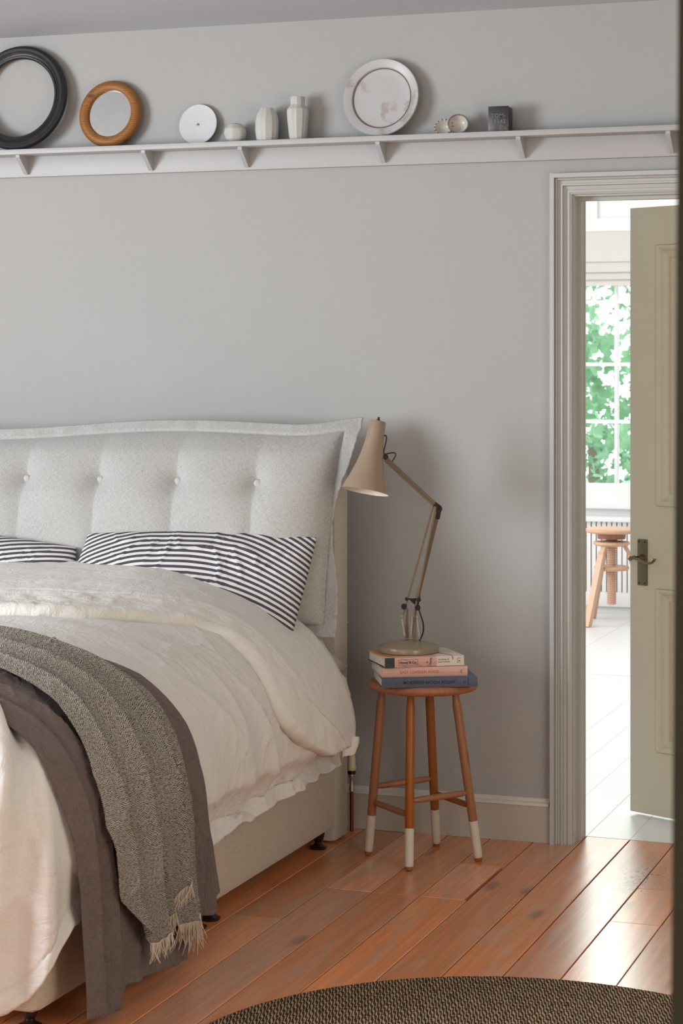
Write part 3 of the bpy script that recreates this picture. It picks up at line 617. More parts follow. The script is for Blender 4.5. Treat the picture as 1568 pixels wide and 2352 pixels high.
    sm = np.interp(sk, [-.85, -.18, .10, .27, .39, .49, .56, .68, .77, .86, .885], [-1.08, -1.07, -1.06, -.98, -.88, -.85, -.85, -.83, -.72, -.56, -.52]); sm = np.convolve(np.pad(sm, 4, 'edge'), np.ones(9)/9, 'valid')
    nq = 130; q = np.linspace(0, 1, nq); Q, SK = np.meshgrid(q, sk, indexing='ij'); E = e[None, :]; SM = sm[None, :]; H = -.43
    Yq = np.where(Q < .6, H+(SM-H)*Q/.6, SM+(E-SM)*(Q-.6)/.4)
    dist_e = np.abs(Yq-E); dist_h = np.abs(Yq-H)
    off = .030*np.sqrt(np.clip(1-(1-np.clip(dist_e/.035, 0, 1))**2, 0, 1))+.004
    off = off*np.clip(.25+.75*np.sqrt(np.clip(dist_h/.05, 0, 1)), 0, 1)
    off += .012*sstep(.7, .89, SK)
    off -= .008*np.exp(-((Yq-SM)/.008)**2)
    fl_ = (Q > .6); off += fl_*sstep(.6, .7, Q)*(.005*perlin(SK*17, Yq*14)+.005*crease(SK, Yq, 10, 7)-.004)
    off += .004*perlin(SK*6, Yq*7)+.003*crease(SK, Yq, 8, 8)*(~fl_)+.0025*np.sin(SK*160)*np.exp(-((Yq-SM+.004)/.012)**2)
    b = bed_pt(Yq, SK, off)
    rel(grid('turned_back_edge', b[:78+1], M['duvet'], None, np.stack([Yq, SK], -1)[:79], .004, -1), root)
    rel(grid('flange', b[78:], M['duvet_cream'], None, np.stack([Yq, SK], -1)[78:], .004, -1), root)
    # dangling corner of the cover
    tp = bed_pt(-.50, .86, .045); q2 = np.linspace(0, 1, 14); r2 = np.linspace(0, 1, 10); A2, B2 = np.meshgrid(q2, r2, indexing='ij')
    Pt = np.stack([tp[0]-.016+.010*A2+.006*np.sin(B2*7+A2*3)+.03*B2*(1-A2*.5), -.56+.075*B2+.0*A2, tp[2]+.012-.062*A2-.012*B2*(1-A2)], -1)
    rel(grid('cover_corner', Pt, M['duvet_cream'], None, np.stack([A2*.1, B2*.1], -1), .003), root)
duvet()
# --- throws
def layered(v, rid):                                        # saw-like folds: each layer rides over the next one
    o = np.zeros_like(v)
    for c, wd, amp in rid:
        x = (v-c)/wd; o += amp*np.where(x <= 0, np.exp(x*1.0), np.exp(-(x/.12)**2))
    return o
def throw(name, label, cat, mat, el, er, hemv, rid, base, nv, ns, s0, cr, seed, fold=.0):
    root = empty(name, (-.8, -1.8, .8)); tag(root, label, cat)
    v = np.linspace(0, 1, nv); hs = np.interp(v, *zip(*hemv)); tt = np.linspace(0, 1, ns)
    Vv, T_ = np.meshgrid(v, tt, indexing='ij'); S = s0+(hs[:, None]-s0)*T_
    yl = np.interp(S, *zip(*el)); yr = np.interp(S, *zip(*er))
    warp = .04*perlin(S*2.2+seed, Vv*0+seed)
    Yv = yl+(yr-yl)*Vv
    rt = [(c+0, wd, a) for c, wd, a in rid]; Vw = Vv+warp*np.sin(Vv*PI)
    o = base+layered(Vw, rt)*(.55+.45*sstep(-.1, .6, S))
    o += .004*perlin(Yv*14+seed, S*3)*(.5+sstep(.3, .8, S))+cr*np.sin(Vv*PI)**.5*(.008*crease(Yv, S*.7, 8, seed)+.006*crease(Yv*1.4, S, 17, seed+1))+.003*np.sin(Yv*60+2*np.sin(S*4+seed)+seed)*sstep(.3, .9, S)*np.sin(Vv*PI)
    o += fold*np.sin(Vv*2*PI*3.3+seed+.8*np.sin(S*3))*sstep(.6, 1.1, S)
    P = bed_pt(Yv, S, o); P[..., 2] = np.maximum(P[..., 2], .006+.01*Vv)
    g = rel(grid('cloth', P, mat, None, np.stack([Yv*1.0, S], -1), .0035, 1, True), root)
    return root, P
mroot, MP = throw('mauve_throw', 'mauve grey linen throw laid across the foot of the bed', 'throw', M['mauve'],
    [(-.9, -2.18), (.48, -2.18), (.60, -2.18), (.70, -2.19), (.77, -2.185), (.92, -2.16), (1.25, -2.15)], [(-.9, -1.86), (.30, -1.82), (.37, -1.74), (.45, -1.60), (.53, -1.545), (.68, -1.52), (.77, -1.52), (.86, -1.49), (.97, -1.44), (1.11, -1.40)],
    [(0, 1.20), (.12, 1.215), (.2, 1.21), (.22, 1.17), (.45, 1.19), (.66, 1.20), (.675, 1.10), (.85, 1.13), (1, 1.10)],
    [(.07, .07, .018), (.16, .10, .016), (.30, .15, .012), (.67, .25, .020), (.88, .14, .022)], .010, 230, 330, -.85, 1., 3, .008)
groot, GP = throw('grey_throw', 'grey herringbone woven throw with a frayed fringe bunched over the mauve throw', 'throw', M['herring'],
    [(-.9, -2.02), (.2, -2.04), (.48, -2.05), (.54, -2.055), (.61, -2.08), (.70, -2.11), (.80, -2.11), (.85, -2.08), (.95, -2.06), (1.0, -2.03), (1.1, -1.985)],
    [(-.9, -1.80), (.28, -1.82), (.42, -1.745), (.50, -1.69), (.59, -1.66), (.77, -1.67), (.88, -1.65), (1.05, -1.62), (1.12, -1.61)],
    [(0, .965), (.05, 1.01), (.13, 1.085), (.2, 1.09), (.4, 1.045), (.6, .985), (.625, .97), (.64, 1.095), (1, 1.09)],
    [(.10, .10, .026), (.30, .16, .052), (.44, .09, .024), (.62, .15, .064), (.78, .10, .036), (.92, .10, .028)], .030, 300, 330, -.85, 1.2, 11, .004)
def fringe(root, P, i0, i1, n, ln):
    bm = bmesh.new()
    for k in range(n):
        x = i0+(i1-i0)*(k+random.random()*.6)/n; i = min(int(x), P.shape[0]-2); f_ = x-i; p = P[i, -1]*(1-f_)+P[i+1, -1]*f_
        p = Vector(p)+Vector((.002, 0, .002)); L = ln*random.uniform(.55, 1.15); dx, dy = random.gauss(0, .2), random.gauss(0, .28)
        pts = [p, p+Vector((dx*.2*L, dy*.3*L, -L*.4)), p+Vector((dx*.5*L+.002, dy*.8*L, -L*.75)), p+Vector((dx*.9*L, dy*1.2*L, -L))]
        for q in pts: q.z = max(q.z, .004)
        tube_bm(bm, pts, [.0011, .0011, .0009, .0005], 4)
    tag(rel(from_bm('fringe', bm, M['fringe']), root), kind='stuff')
nvg = GP.shape[0]
fringe(groot, GP, nvg*.13, nvg*.62, 170, .04); fringe(groot, GP, nvg*.64, nvg-1.01, 190, .065)
# --- pillows
def pillow(name, label, mat, TL, TR, BR, BL, thick, seed, uvrot=0., group=None, hem=True, flop=0):
    root = empty(name, tuple((np.array(BL)+np.array(BR))/2)); tag(root, label, 'pillow', group)
    TL, TR, BR, BL = map(np.array, (TL, TR, BR, BL)); nu, nv = 150, 90; u = np.linspace(0, 1, nu); v = np.linspace(0, 1, nv); U, V = np.meshgrid(u, v)
    Q = (BL*(1-U)[..., None]+BR*U[..., None])*(1-V)[..., None]+(TL*(1-U)[..., None]+TR*U[..., None])*V[..., None]
    n = np.cross(TR-TL, BL-TL); n /= np.linalg.norm(n); n = n if n[1] < 0 else -n
    m = (1-np.abs(2*U-1)**3.2)*(1-np.abs(2*V-1)**2.6); m = np.clip(m, 0, 1)**.55
    Lx = np.linalg.norm(TR-TL); Lz = np.linalg.norm(TL-BL); X_ = U*Lx; Z_ = V*Lz
    d = (.007*perlin(X_*7+seed, Z_*7)+.008*crease(X_, Z_, 7, seed)+.005*crease(X_, Z_, 15, seed+2))*(.3+m)
    sag = .01*np.sin(U*PI)*(V > .5)*(V-.5)*2
    a = uvrot; uv = np.stack([X_*math.cos(a)+Z_*math.sin(a), -X_*math.sin(a)+Z_*math.cos(a)+.012*np.sin(X_*5+seed)+flop*Z_*X_+(.10*np.clip((X_-.38)/.36, 0, 1)**2+.05*np.clip((.22-X_)/.22, 0, 1)**1.5)*(flop > 0)], -1)
    F_ = Q+n*(thick*m+d)[..., None]; F_[..., 2] += sag
    rel(grid('front_cover', F_, mat, None, uv, .003), root)
    Bk = Q-n*(thick*.8*m)[..., None]; Bk[..., 2] += sag; rel(grid('back_cover', Bk[::3, ::3], mat, None, uv[::3, ::3]), root)
    return root
pillow('striped_pillow', 'grey and white striped pillow nearest the stool, under the buttoned cushion', M['stripe'], (-1.352, -.47, .948), (-.628, -.41, .950), (-.640, -.62, .64), (-1.40, -.63, .62), .075, 3, .02, 'striped pillows against the cushion', flop=.10)
pillow('striped_pillow', 'striped pillow cut off by the left edge of the photo', M['stripe'], (-2.10, -.48, .95), (-1.385, -.49, .905), (-1.34, -.62, .64), (-2.12, -.63, .62), .09, 8, .28, 'striped pillows against the cushion')
def flat_pillow():
    root = empty('beige_pillow', (-.95, -.42, .55)); tag(root, 'plain beige linen pillow lying flat beneath the cushion corner', 'pillow')
    n = 70; u = np.linspace(0, 1, n); U, V = np.meshgrid(u, u); m = np.clip((1-np.abs(2*U-1)**4)*(1-np.abs(2*V-1)**3), 0, 1)**.5
    X = -1.35+.765*U; Y = -.62+.37*V; d = .006*crease(X, Y, 9, 4)+.006*perlin(X*12, Y*12)
    P = np.stack([X+.0*m, Y, .545+.10*m+d], -1); rel(grid('front_cover', P, M['pillow'], None, np.stack([X, Y], -1), .003), root)
    P = np.stack([X, Y, .545-.12*m], -1); rel(grid('back_cover', P, M['pillow'], None, np.stack([X, Y], -1)), root)
flat_pillow()
# radiator valve behind the headboard
rv = empty('radiator_valve', (-.638, -.06, 0)); tag(rv, 'ivory thermostatic radiator valve on a copper pipe behind the headboard', 'radiator valve')
lathe('valve_head', [(0, .192), (.013, .192), (.0145, .197), (.0145, .206), (.0125, .209), (.012, .235), (.008, .245), (0, .246)], M['ivory'], rv, 20)
lathe('collar', [(0, .180), (.012, .180), (.012, .192), (0, .192)], M['black'], rv, 16); lathe('valve_body', [(0, .126), (.008, .126), (.008, .14), (.006, .15), (.006, .165), (.0095, .17), (.0095, .18), (0, .18)], M['steel'], rv, 12)
tube('pipe', [(0, 0, 0), (0, 0, .126)], .006, M['copper'], rv, 10)
# ------------------------------------------------------------------ three legged style stool (four legs) with dipped feet
SX, SY = -.32, -.326
stl = empty('wooden_stool', (SX, SY, 0)); tag(stl, 'round wooden stool with white dipped feet standing beside the bed', 'stool')
RS = .163
bm = bmesh.new(); lathe_bm(bm, [(0, .505), (RS*.88, .503), (RS*.97, .507), (RS, .515), (RS, .521), (RS*.975, .529), (RS*.93, .5315), (0, .529)], 64); from_bm('seat', bm, M['seat'], stl, auto=50)
feet = [(-.488, -.341), (-.313, -.489), (-.327, -.165), (-.153, -.310)]
tops = [at(878, 1600, -.337), at(943, 1603, -.40), at(985, 1603, -.26), at(1044, 1600, -.318)]
legs = []
for (fx, fy), tp in zip(feet, tops):
    a = Vector((fx-SX, fy-SY, 0)); b = Vector((tp[0]-SX, tp[1]-SY, .506)); legs.append((a, b)); d = b-a; q = d.to_track_quat('Z', 'Y').to_matrix().to_4x4(); m4 = Matrix.Translation(a) @ q; L = d.length
    m4 = Matrix.Translation(a) @ q
    bm = bmesh.new(); lathe_bm(bm, [(.0125, .118), (.0132, .12), (.0135, .3), (.0132, L-.05), (.0128, L-.042), (.0105, L-.03), (.0105, L)], 24, m4); lg = from_bm('leg', bm, M['leg'], stl, auto=50)
    bm = bmesh.new(); lathe_bm(bm, [(.0085, 0.006), (.0125, .012), (.0133, .02), (.0137, .12), (.0125, .1205)], 24, m4); from_bm('painted_tip', bm, M['tip'], lg, auto=50)
    bm = bmesh.new(); lathe_bm(bm, [(0, 0.0), (.009, .0005), (.0118, .006), (.0122, .012)], 20, m4); from_bm('foot_end', bm, M['leg'], lg, auto=50)
def onleg(i, z): a, b = legs[i]; return a+(b-a)*(z/b.z)
for i, j, za, zb_ in ((0, 2, .205, .215), (1, 3, .195, .202), (0, 1, .160, .155), (2, 3, .168, .162)):
    p, q = onleg(i, za), onleg(j, zb_); d = q-p; ts = [0, .06, .09, .14, .5, .86, .91, .94, 1]; rr = [.006, .0065, .0075, .009, .0095, .009, .0075, .0065, .006]
    tube('stretcher', [p+d*t for t in ts], rr, M['leg'], stl, 16)
# ------------------------------------------------------------------ books
def text(name, s, size, loc, mat, par, ax=(1, 0, 0), up=(0, 0, 1), ext=.0002, space=1., align='LEFT', bold=False):
    cu = bpy.data.curves.new(name, 'FONT'); cu.body = s; cu.size = size; cu.extrude = ext; cu.align_x = align; cu.space_character = space; cu.offset = size*.018 if bold else 0; cu.resolution_u = 3
    o = bpy.data.objects.new('tmp', cu); sc.collection.objects.link(o); me = bpy.data.meshes.new_from_object(o); sc.collection.objects.unlink(o); bpy.data.objects.remove(o)
    ax = Vector(ax).normalized(); up = Vector(up).normalized(); n = ax.cross(up); m4 = Matrix((ax, up, n)).transposed().to_4x4(); m4.translation = Vector(loc); me.transform(m4); me.materials.clear()
    return link(name, me, mat, par)
def book(name, label, corner, ang, L, D, z, T, cov, spine_r=.0, sag=0):
    root = empty(name, (corner[0], corner[1], z), ang); tag(root, label, 'book', 'cookbooks stacked on the stool')
    c = .0026; bm = bmesh.new(); bx(bm, (.003, .004, c), (L-.003, D-.004, T-c)); from_bm('pages', bm, M['page'], root)
    bm = bmesh.new(); bx(bm, (0, .0, 0), (L, D, c), .0007); from_bm('back_cover', bm, cov[0], root, auto=40)
    bm = bmesh.new(); bx(bm, (0, .0, T-c), (L, D, T), .0007); from_bm('front_cover', bm, cov[1], root, auto=40)
    bm = bmesh.new(); pr = [(0, 0), (-.0015, T*.15), (-.0025, T*.5), (-.0015, T*.85), (0, T)]
    A_ = [bm.verts.new((0, y, zz_)) for y, zz_ in pr]+[bm.verts.new((0, .003, T)), bm.verts.new((0, .003, 0))]; B_ = [bm.verts.new((L, v.co.y, v.co.z)) for v in A_]
    for i in range(len(A_)): j = (i+1) % len(A_); bm.faces.new((A_[i], A_[j], B_[j], B_[i]))
    bm.faces.new(A_); bm.faces.new(B_); sp = from_bm('spine', bm, cov[2], root)
    return root, sp
blue = linen('slate_blue_bookcloth', rgb(82, 88, 104), rgb(98, 104, 120), 900, .3, .6, kind='Object'); pink = plain('dusty_pink_cover', rgb(216, 170, 158), .5); cream = plain('cream_cover', rgb(226, 216, 204), .45)
green = plain('dark_green_board', rgb(30, 48, 44), .5); ochre = plain('ochre_cover_art', rgb(206, 142, 62), .45); inkb = plain('black_ink', rgb(20, 20, 24), .4); inkn = plain('navy_ink', rgb(58, 48, 66), .5); inkr = plain('maroon_ink', rgb(120, 44, 44), .5); inko = plain('copper_foil', rgb(186, 106, 66), .35, .4)
zs = .5315
b1, s1 = book('cookbook', 'slate blue cloth hardback at the bottom of the stack on the stool', (-.385, -.523), math.atan2(.122, .253), .281, .205, zs, .0285, (blue, blue, blue))
text('title', 'MORNING NOON NIGHT', .0125, (.062, -.0027, .0105), inkb, s1, space=1.08, bold=True)
box('spine_line', (.253, -.0029, .002), (.2537, -.0018, .0265), inkb, s1)
for i in range(3):
    for j in range(3): box('publisher_mark', (.239+i*.0028, -.00285, .0105+j*.003), (.2408+i*.0028, -.0022, .0125+j*.003), inkn, s1)
b2, s2 = book('cookbook', 'dusty pink hardback in the middle of the stack on the stool', (-.387, -.515), math.atan2(.122, .225), .254, .19, zs+.0292, .0285, (pink, pink, pink))
text('title', 'EAST LONDON FOOD', .0105, (.053, -.0027, .011), inko, s2, space=1.12, bold=True)
tube('publisher_mark', [(.231, -.003, .009), (.234, -.003, .0135), (.2325, -.003, .0155), (.2365, -.003, .019), (.238, -.003, .0165)], .0007, inko, s2, 5); tube('publisher_mark', [(.234, -.003, .0135), (.238, -.003, .010)], .0007, inko, s2, 5)
b3, s3 = book('cookbook', 'pink and cream illustrated hardback on top of the stack under the lamp', (-.376, -.522), math.atan2(.138, .198), .241, .172, zs+.0585, .0285, (green, pink, pink))
box('spine_band', (.0, -.0031, .0), (.029, -.0015, .0285), green, s3); box('cream_band', (.158, -.0030, .0003), (.2412, -.0010, .0287), cream, s3)
box('cover_band', (.158, .0, .0283), (.2412, .172, .0289), cream, b3); bm = bmesh.new(); vs = [bm.verts.new(p) for p in ((.02, .02, .0288), (.075, .03, .0288), (.09, .1, .0288), (.06, .165, .0288), (.004, .165, .0288), (.002, .07, .0288))]; bm.faces.new(vs); from_bm('cover_art', bm, ochre, b3)
tube('cover_line', [(.205, .0, .0289), (.2, .03, .0289), (.17, .09, .0289), (.16, .15, .0289)], .0012, inkr, b3, 5); tube('cover_line', [(.205, -.0028, .0285), (.207, -.0032, .018)], .0012, inkr, b3, 5)
text('title', 'Honey & Co.', .0105, (.043, -.0031, .011), inkn, s3, bold=True, space=.95)
for a, b in (((.040, .0065), (.100, .0065)), ((.040, .0225), (.100, .0225)), ((.040, .0065), (.040, .0225)), ((.100, .0065), (.100, .0225)), ((.05, .026), (.113, .001)), ((.052, .0055), (.07, .001)), ((.130, .002), (.139, .012)), ((.139, .012), (.143, .0275))): tube('spine_drawing', [(a[0], -.0032, a[1]), (b[0], -.0032, b[1])], .00035, inkn, s3, 4)
text('subtitle', 'at', .0085, (.130, -.0031, .010), inkn, s3, ax=(0, 0, 1), up=(-1, 0, 0)); text('subtitle', 'Home', .0085, (.141, -.0031, .0035), inkn, s3, ax=(0, 0, 1), up=(-1, 0, 0))
text('authors', 'Sarit Packer &', .0056, (.162, -.0033, .0175), inkn, s3); text('authors', 'Itamar Srulovich', .0056, (.161, -.0033, .0105), inkn, s3)
for a, b in (((.221, .008), (.221, .0215)), ((.221, .008), (.232, .008)), ((.221, .0215), (.232, .0215))): tube('publisher_mark', [(a[0], -.0033, a[1]), (b[0], -.0033, b[1])], .0005, inkn, s3, 4)
text('publisher_mark', 'P', .0085, (.2305, -.0033, .0115), inkn, s3, ax=(0, 0, 1), up=(-1, 0, 0), bold=True)
# ------------------------------------------------------------------ desk lamp
ZL = zs+.0585+.0290
LB = Vector((-.352, -.368, ZL))
lamp = empty('desk_lamp', LB); tag(lamp, 'beige articulated desk lamp with sprung arms standing on the books', 'lamp')
RL, FL = Vector(RV), Vector(FV); SCL = 774.
def lp(px, py, d=0):                            # lamp is folded in one upright plane; d = depth behind it
    v = RL*((px-941)/SCL)+FL*d; z = 1.48-(py-830)/SCL-ZL; return Vector((v.x, v.y, z))
lathe('base', [(0, .0), (.086, .0), (.0895, .002), (.0905, .014), (.088, .018), (.06, .027), (.03, .033), (0, .035)], M['lamp_base'], lamp, 64)
# bracket: two uprights folded from one strip
zb0 = .033
def brk(px0, px1, ptop, d0, d1):
    bm = bmesh.new(); a = lp(px0, 1474, d0); b = lp(ptop, 1397, d1)
    pts = spline([lp((px0+940)/2, 1477, d0*.5), a, lp(px0+1, 1462, d0), lp((px0+ptop)/2, 1430, (d0+d1)/2), b], 6); ws = np.interp(np.linspace(0, 1, len(pts)), [0, .3, .6, 1], [.014, .014, .010, .005])
    for p, q, w_ in zip(pts, pts[1:], ws): bar_bm(bm, p, q, w_*1.0, .0025, FL)
    from_bm('bracket', bm, M['beige_arm'], lamp)
brk(936, 0, 938, .008, .004); brk(953, 0, 957, -.010, -.006)
def arm(name, a, b, w1, w2, mat, d=0):
    bm = bmesh.new(); bar_bm(bm, a, b, w1, w2, FL); bmesh.ops.bevel(bm, geom=bm.edges[:], offset=min(w1, w2)*.12, segments=1, affect='EDGES'); return from_bm(name, bm, mat, lamp)
arm('lower_arm', lp(961, 1372, .0), lp(1008, 1178, .0), .0120, .010, M['beige_arm']); arm('lower_arm', lp(953, 1410, -.012), lp(1003, 1162, -.012), .0055, .008, M['beige_arm'])
arm('thin_rod', lp(928, 1412, -.006), lp(997, 1163, -.006), .0062, .004, M['beige_arm'])
arm('upper_arm', lp(886, 1050), lp(1004, 1160), .0115, .012, M['beige_arm']); arm('upper_arm_strip', lp(886, 1057, -.006), lp(1000, 1163, -.006), .0065, .004, M['beige_arm'])
def disc(name, px, py, r, d0, d1, mat):
    c0, c1 = lp(px, py, d0), lp(px, py, d1); tube(name, [c0, c1], [r, r], mat, lamp, 20)
disc('elbow_knuckle', 1009, 1168, .0115, -.008, .012, M['black']); arm('elbow_knuckle', lp(1000, 1156), lp(1013, 1166), .012, .016, M['black']); arm('elbow_socket', lp(1012, 1165), lp(1007, 1192), .0125, .013, M['black'])
arm('elbow_pin', lp(996, 1161, -.006), lp(1010, 1161, -.006), .0035, .005, M['black']); disc('elbow_washer', 1006, 1163, .0035, -.018, -.012, M['black'])
disc('pivot_knob', 930, 1392, .0085, -.016, -.004, M['black']); disc('pivot_knob', 961, 1394, .0085, -.018, .004, M['black']); disc('pivot_knob', 936, 1375, .005, -.012, -.002, M['black']); disc('pivot_knob', 963, 1376, .0075, -.016, .006, M['black'])
arm('cross_bar', lp(936, 1375, -.008), lp(964, 1375, -.008), .004, .006, M['black'])
bm = bmesh.new(); vs = [bm.verts.new(lp(x, y, d)) for d in (-.009, -.005) for x, y in ((942, 1376), (962, 1376), (960, 1390), (952, 1386))]; bm.faces.new(vs[:4]); bm.faces.new(vs[4:][::-1])
for i in range(4): bm.faces.new((vs[i], vs[(i+1) % 4], vs[4+(i+1) % 4], vs[4+i]))
from_bm('cross_plate', bm, M['black'], lamp)
arm('arm_socket', lp(966, 1366, .003), lp(961, 1392, .003), .006, .008, M['black'])
def spring(a, b, r):
    a, b = Vector(a), Vector(b); d = b-a; t = d.normalized(); u = t.orthogonal().normalized(); v = t.cross(u); turns = 22; pts = []
    for k in range(turns*8+1): q = k/(turns*8); rr = r*min(1, q*12+.3, (1-q)*12+.3); pts.append(a+d*q+(u*math.cos(k*PI/4)+v*math.sin(k*PI/4))*rr)
    bm = bmesh.new(); tube_bm(bm, pts, d.length/turns*.40, 5); tube_bm(bm, [a-t*.008, a+t*.002], .0008, 5); tube_bm(bm, [b-t*.002, b+t*.008], .0008, 5); from_bm('spring', bm, M['steel'], lamp, True)
spring(lp(926, 1418, -.012), lp(932, 1459, -.012), .0042); spring(lp(950, 1415, -.008), lp(946, 1460, -.008), .0040); spring(lp(961, 1419, -.012), lp(966, 1462, -.012), .0046)
tube('spring_pin', [lp(929, 1466, -.010), lp(968, 1466, -.010)], .0013, M['steel'], lamp, 6)
tube('cable', spline([lp(964, 1398, .004), lp(969, 1414, .004), lp(974, 1430, .004), lp(975, 1448, .004), lp(970, 1464, .004), lp(962, 1478, .006)], 6), .0024, M['black'], lamp, 8)
tube('cable', spline([lp(885, 1000, .0), lp(889, 1001), lp(890, 1008), lp(887, 1024), lp(884, 1036), lp(886, 1043), lp(896, 1041), lp(908, 1040), lp(911, 1046), lp(903, 1060)], 6), .0019, M['black'], lamp, 8)
# shade: leaning cone
top = lp(871, 968, .014); bot = lp(841, 1128, -.020)
d = (top-bot); tilt = d.to_track_quat('Z', 'Y').to_matrix().to_4x4(); H = d.length; m4 = Matrix.Translation(bot) @ tilt
prof = [(.0715, 0), (.0705, .004), (.062, .025), (.052, .05), (.042, .08), (.034, .112), (.0285, .145), (.0255, H-.03), (.0245, H-.004), (.023, H)]
bm = bmesh.new(); lathe_bm(bm, prof+[(0, H+.001)], 56, m4, cap=False); sh = from_bm('shade', bm, M['beige_metal'], lamp, auto=50)
bm = bmesh.new(); lathe_bm(bm, [(r-.0012, z) for r, z in prof]+[(0, H-.001)], 56, m4, cap=False); from_bm('shade_lining', bm, M['shade_in'], sh, auto=50)
lathe('switch', [(0, H), (.006, H), (.006, H+.005), (.0035, H+.006), (.0035, H+.012), (.002, H+.013), (0, H+.013)], M['black'], sh, 16, m4)
bm = bmesh.new(); bmesh.ops.create_uvsphere(bm, u_segments=20, v_segments=12, radius=.024, matrix=m4 @ Matrix.Translation((0, 0, .055))); from_bm('bulb', bm, M['shade_in'], sh, True)
disc('shade_joint', 888, 1049, .008, -.006, .006, M['black'])
# ------------------------------------------------------------------ rug
p = [np.array(q) for q in ((-.213, -1.768), (.219, -1.443), (.629, -1.455))]
def circ(a, b, c):
    A_ = np.array([b-a, c-a])*2; v = np.array([b@b-a@a, c@c-a@a]); o = np.linalg.solve(A_, v); return o, np.linalg.norm(o-a)
o, r = circ(*p)
rug = lathe('round_rug', [(0, .012), (r*.5, .012), (r-.012, .012), (r-.002, .009), (r, .005), (r-.003, .0), (0, 0)], M['rug'], None, 160); rug.location = (o[0], o[1], .001); tag(rug, 'round dark brown and tan woven rug on the floorboards', 'rug')
# ------------------------------------------------------------------ things on the plate shelf
ZS = 2.1837
def lean(name, x, R, label, cat, ybot=-.085, group=None):
    """disc leaning on the wall: local z = face normal towards the room"""
    a = math.radians(8); ybot = -(.010+2*R*math.sin(a)); cz = ZS+R*math.cos(a)+.001; cy = ybot+R*math.sin(a)
    e = empty(name, (x, cy, cz), rot=(PI/2-a, 0, 0)); tag(e, label, cat, group); return e
o = lean('black_round_frame', -1.823, .178, 'large empty round black moulded frame leaning on the wall above the bed', 'frame', -.09)
def ring(name, prof, mat, par, n=96):
    bm = bmesh.new(); rings = [[bm.verts.new((r*math.cos(2*PI*i/n), r*math.sin(2*PI*i/n), z)) for i in range(n)] for r, z in prof]
    for a, b in zip(rings, rings[1:]+rings[:1]):
        for i in range(n): bm.faces.new((a[i], a[(i+1) % n], b[(i+1) % n], b[i]))
    return from_bm(name, bm, mat, par, auto=35)
ring('ring', [(.134, 0), (.133, .008), (.137, .013), (.142, .014), (.145, .011), (.150, .012), (.158, .020), (.166, .021), (.171, .017), (.174, .016), (.177, .012), (.178, .004), (.178, 0)], M['ebony'], o)
o = lean('oak_round_mirror', -1.49, .112, 'small round mirror in a honey coloured wooden ring frame', 'mirror', -.085)
ring('ring', [(.078, 0), (.077, .010), (.079, .016), (.086, .021), (.096, .022), (.105, .018), (.111, .010), (.112, 0)], M['oak'], o)
lathe('mirror_glass', [(0, .003), (.0785, .003), (.0785, .006), (0, .006)], M['mirror'], o, 64)
o = lean('small_white_plate', -1.179, .0665, 'small flat white plate with a tiny dark emblem at its centre', 'plate', -.07)
lathe('plate_body', [(0, .0), (.05, .0), (.0655, .003), (.0665, .0045), (.065, .006), (.05, .004), (0, .0035)], M['plate'], o, 64)
for a in range(5): tube('emblem', [(-.004+a*.002, -.004, .0040), (-.0045+a*.0022+.001*(a % 2), .001, .0040), (-.003+a*.0016, .004-.001*abs(a-2), .0040)], .00045, inkb, o, 4)
def vase(name, label, x, prof, y=-.055, n=14, facet=.06, cat='vase'):
    e = empty(name, (x, y, ZS)); tag(e, label, cat); bm = bmesh.new(); lathe_bm(bm, prof, 42, cap=False)
    for v in bm.verts:
        a = math.atan2(v.co.y, v.co.x); r = math.hypot(v.co.x, v.co.y)
        k = 1-facet*(.5+.5*math.cos(a*n))*(1 if r > .01 else 0)+.02*math.sin(v.co.z*90+a*3); v.co.x *= k; v.co.y *= k
    from_bm('body', bm, M['clay'], e, auto=25); return e
e = vase('round_white_vase', 'tiny round faceted white vase, smallest on the shelf', -1.035, [(0, 0), (.018, 0), (.030, .010), (.0365, .028), (.034, .044), (.021, .058), (.010, .062), (.007, .060), (.006, .054), (0, .050)], -.055, 6, .06)
vase('short_white_vase', 'squat white carved vase with a wide body between the round vase and the tall vase', -.926, [(0, 0), (.031, 0), (.035, .008), (.0375, .035), (.0375, .062), (.034, .083), (.025, .098), (.0215, .104), (.0205, .106), (.0185, .104), (.019, .095), (.02, .03), (0, .02)], -.055, 12, .05)
vase('tall_white_vase', 'tall white carved bottle vase with a short neck', -.821, [(0, 0), (.025, 0), (.028, .01), (.033, .06), (.0355, .088), (.034, .098), (.0255, .108), (.0225, .113), (.0235, .134), (.0225, .138), (.020, .136), (.019, .12), (.02, .03), (0, .02)], -.055, 12, .05)
o = lean('large_white_plate', -.546, .1245, 'large round whitewashed wooden plate with a wide rim', 'plate', -.088)
lathe('plate_body', [(0, 0), (.1, 0), (.12, .010), (.1245, .017), (.1225, .020), (.110, .017), (.099, .012), (.0965, .0065), (.094, .0055), (.05, .0065), (0, .007)], M['bigplate'], o, 96)
ring('groove_shade', [(.0935, .0064), (.0935, .0072), (.0965, .0074), (.0965, .0064)], M['potrim'], o)  # thin dark ring paints in the recess shade inside the rim
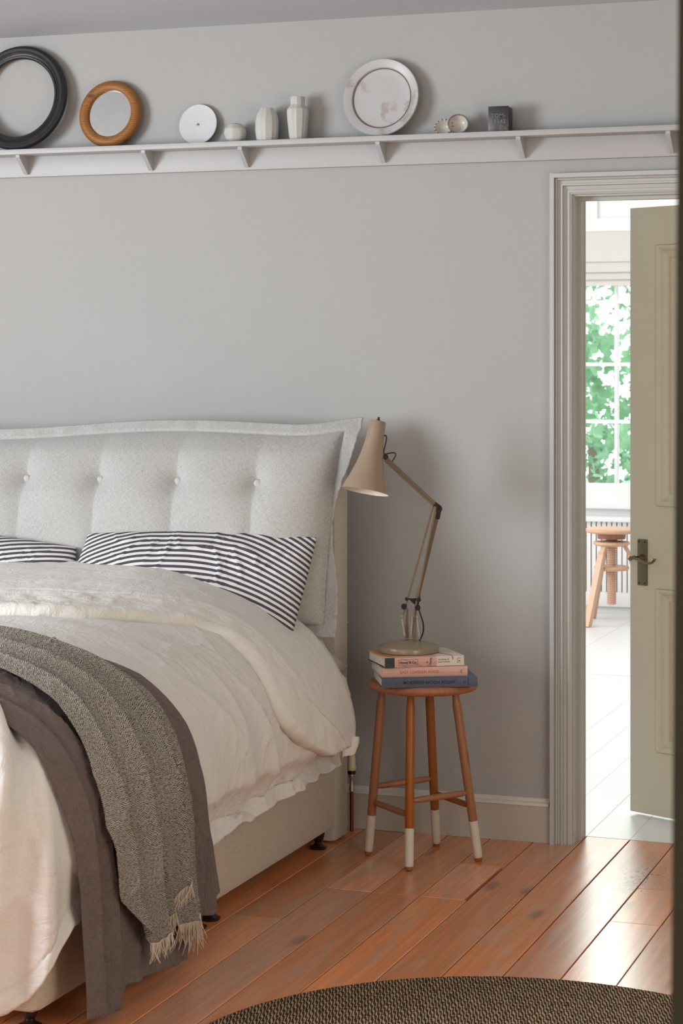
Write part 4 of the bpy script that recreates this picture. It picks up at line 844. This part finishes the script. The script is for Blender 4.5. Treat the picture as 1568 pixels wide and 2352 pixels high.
def bowl(x, y, r, label, aim, sq, nn):
    e = empty('pinch_pot', (x, y, ZS)); tag(e, label, 'bowl', 'small glazed pinch pots on the plate shelf')
    q = Vector(aim).to_track_quat('Z', 'Y').to_matrix().to_4x4(); m4 = Matrix.Translation((0, 0, r*sq*.98)) @ q @ Matrix.Diagonal((1, sq, 1, 1)) @ Matrix.Translation((0, 0, -r*.3))
    bm = bmesh.new(); vs = lathe_bm(bm, [(0, -r*.35), (r*.5, -r*.28), (r*.85, r*.05), (r, r*.5), (r*.94, r*.5), (r*.75, r*.12), (r*.4, -r*.12), (0, -r*.18)], 40, m4, cap=False)
    lo = min(v.co.z for v in bm.verts); bmesh.ops.translate(bm, vec=(0, 0, .0005-lo), verts=bm.verts[:]); bo = from_bm('body', bm, M['pot'], e, auto=60)
    m5 = Matrix.Translation((0, 0, .0005-lo)) @ m4; bm = bmesh.new()
    for k in range(nn):
        a = 2*PI*k/nn; tube_bm(bm, [m5 @ Vector((r*.93*math.cos(a), r*.93*math.sin(a), r*.46)), m5 @ Vector((r*.98*math.cos(a), r*.98*math.sin(a), r*.56)), m5 @ Vector((r*1.04*math.cos(a), r*1.04*math.sin(a), r*.47))], r*.05, 4)
    from_bm('rim', bm, M['potrim'], bo)
bowl(-.336, -.05, .031, 'oval pinch pot tipped on its side, left of the notched one', (-.1, -1, .15), .78, 14)
bowl(-.288, -.062, .0315, 'round pinch pot with a notched rim facing out', (.25, -1, .2), .97, 40)
t = empty('metal_block', (-.155, -.055, ZS)); tag(t, 'small dark metal block stamped with letters and numbers', 'block')
box('body', (-.031, -.024, 0), (.031, .026, .077), M['tin'], t, .0012); box('lid_band', (-.0322, -.0252, .0), (.0322, -.0235, .0785), M['tin'], t, .0006)
M['stamp'] = plain('stamped_highlight', rgb(112, 110, 112), .4)
text('stamped_letters', 'TOM-', .017, (.0, -.0254, .044), M['stamp'], t, align='CENTER', ext=.0008, space=1.1, bold=True); text('stamped_letters', '14142', .0175, (.0, -.0254, .026), M['stamp'], t, align='CENTER', ext=.0008, space=1.1, bold=True)
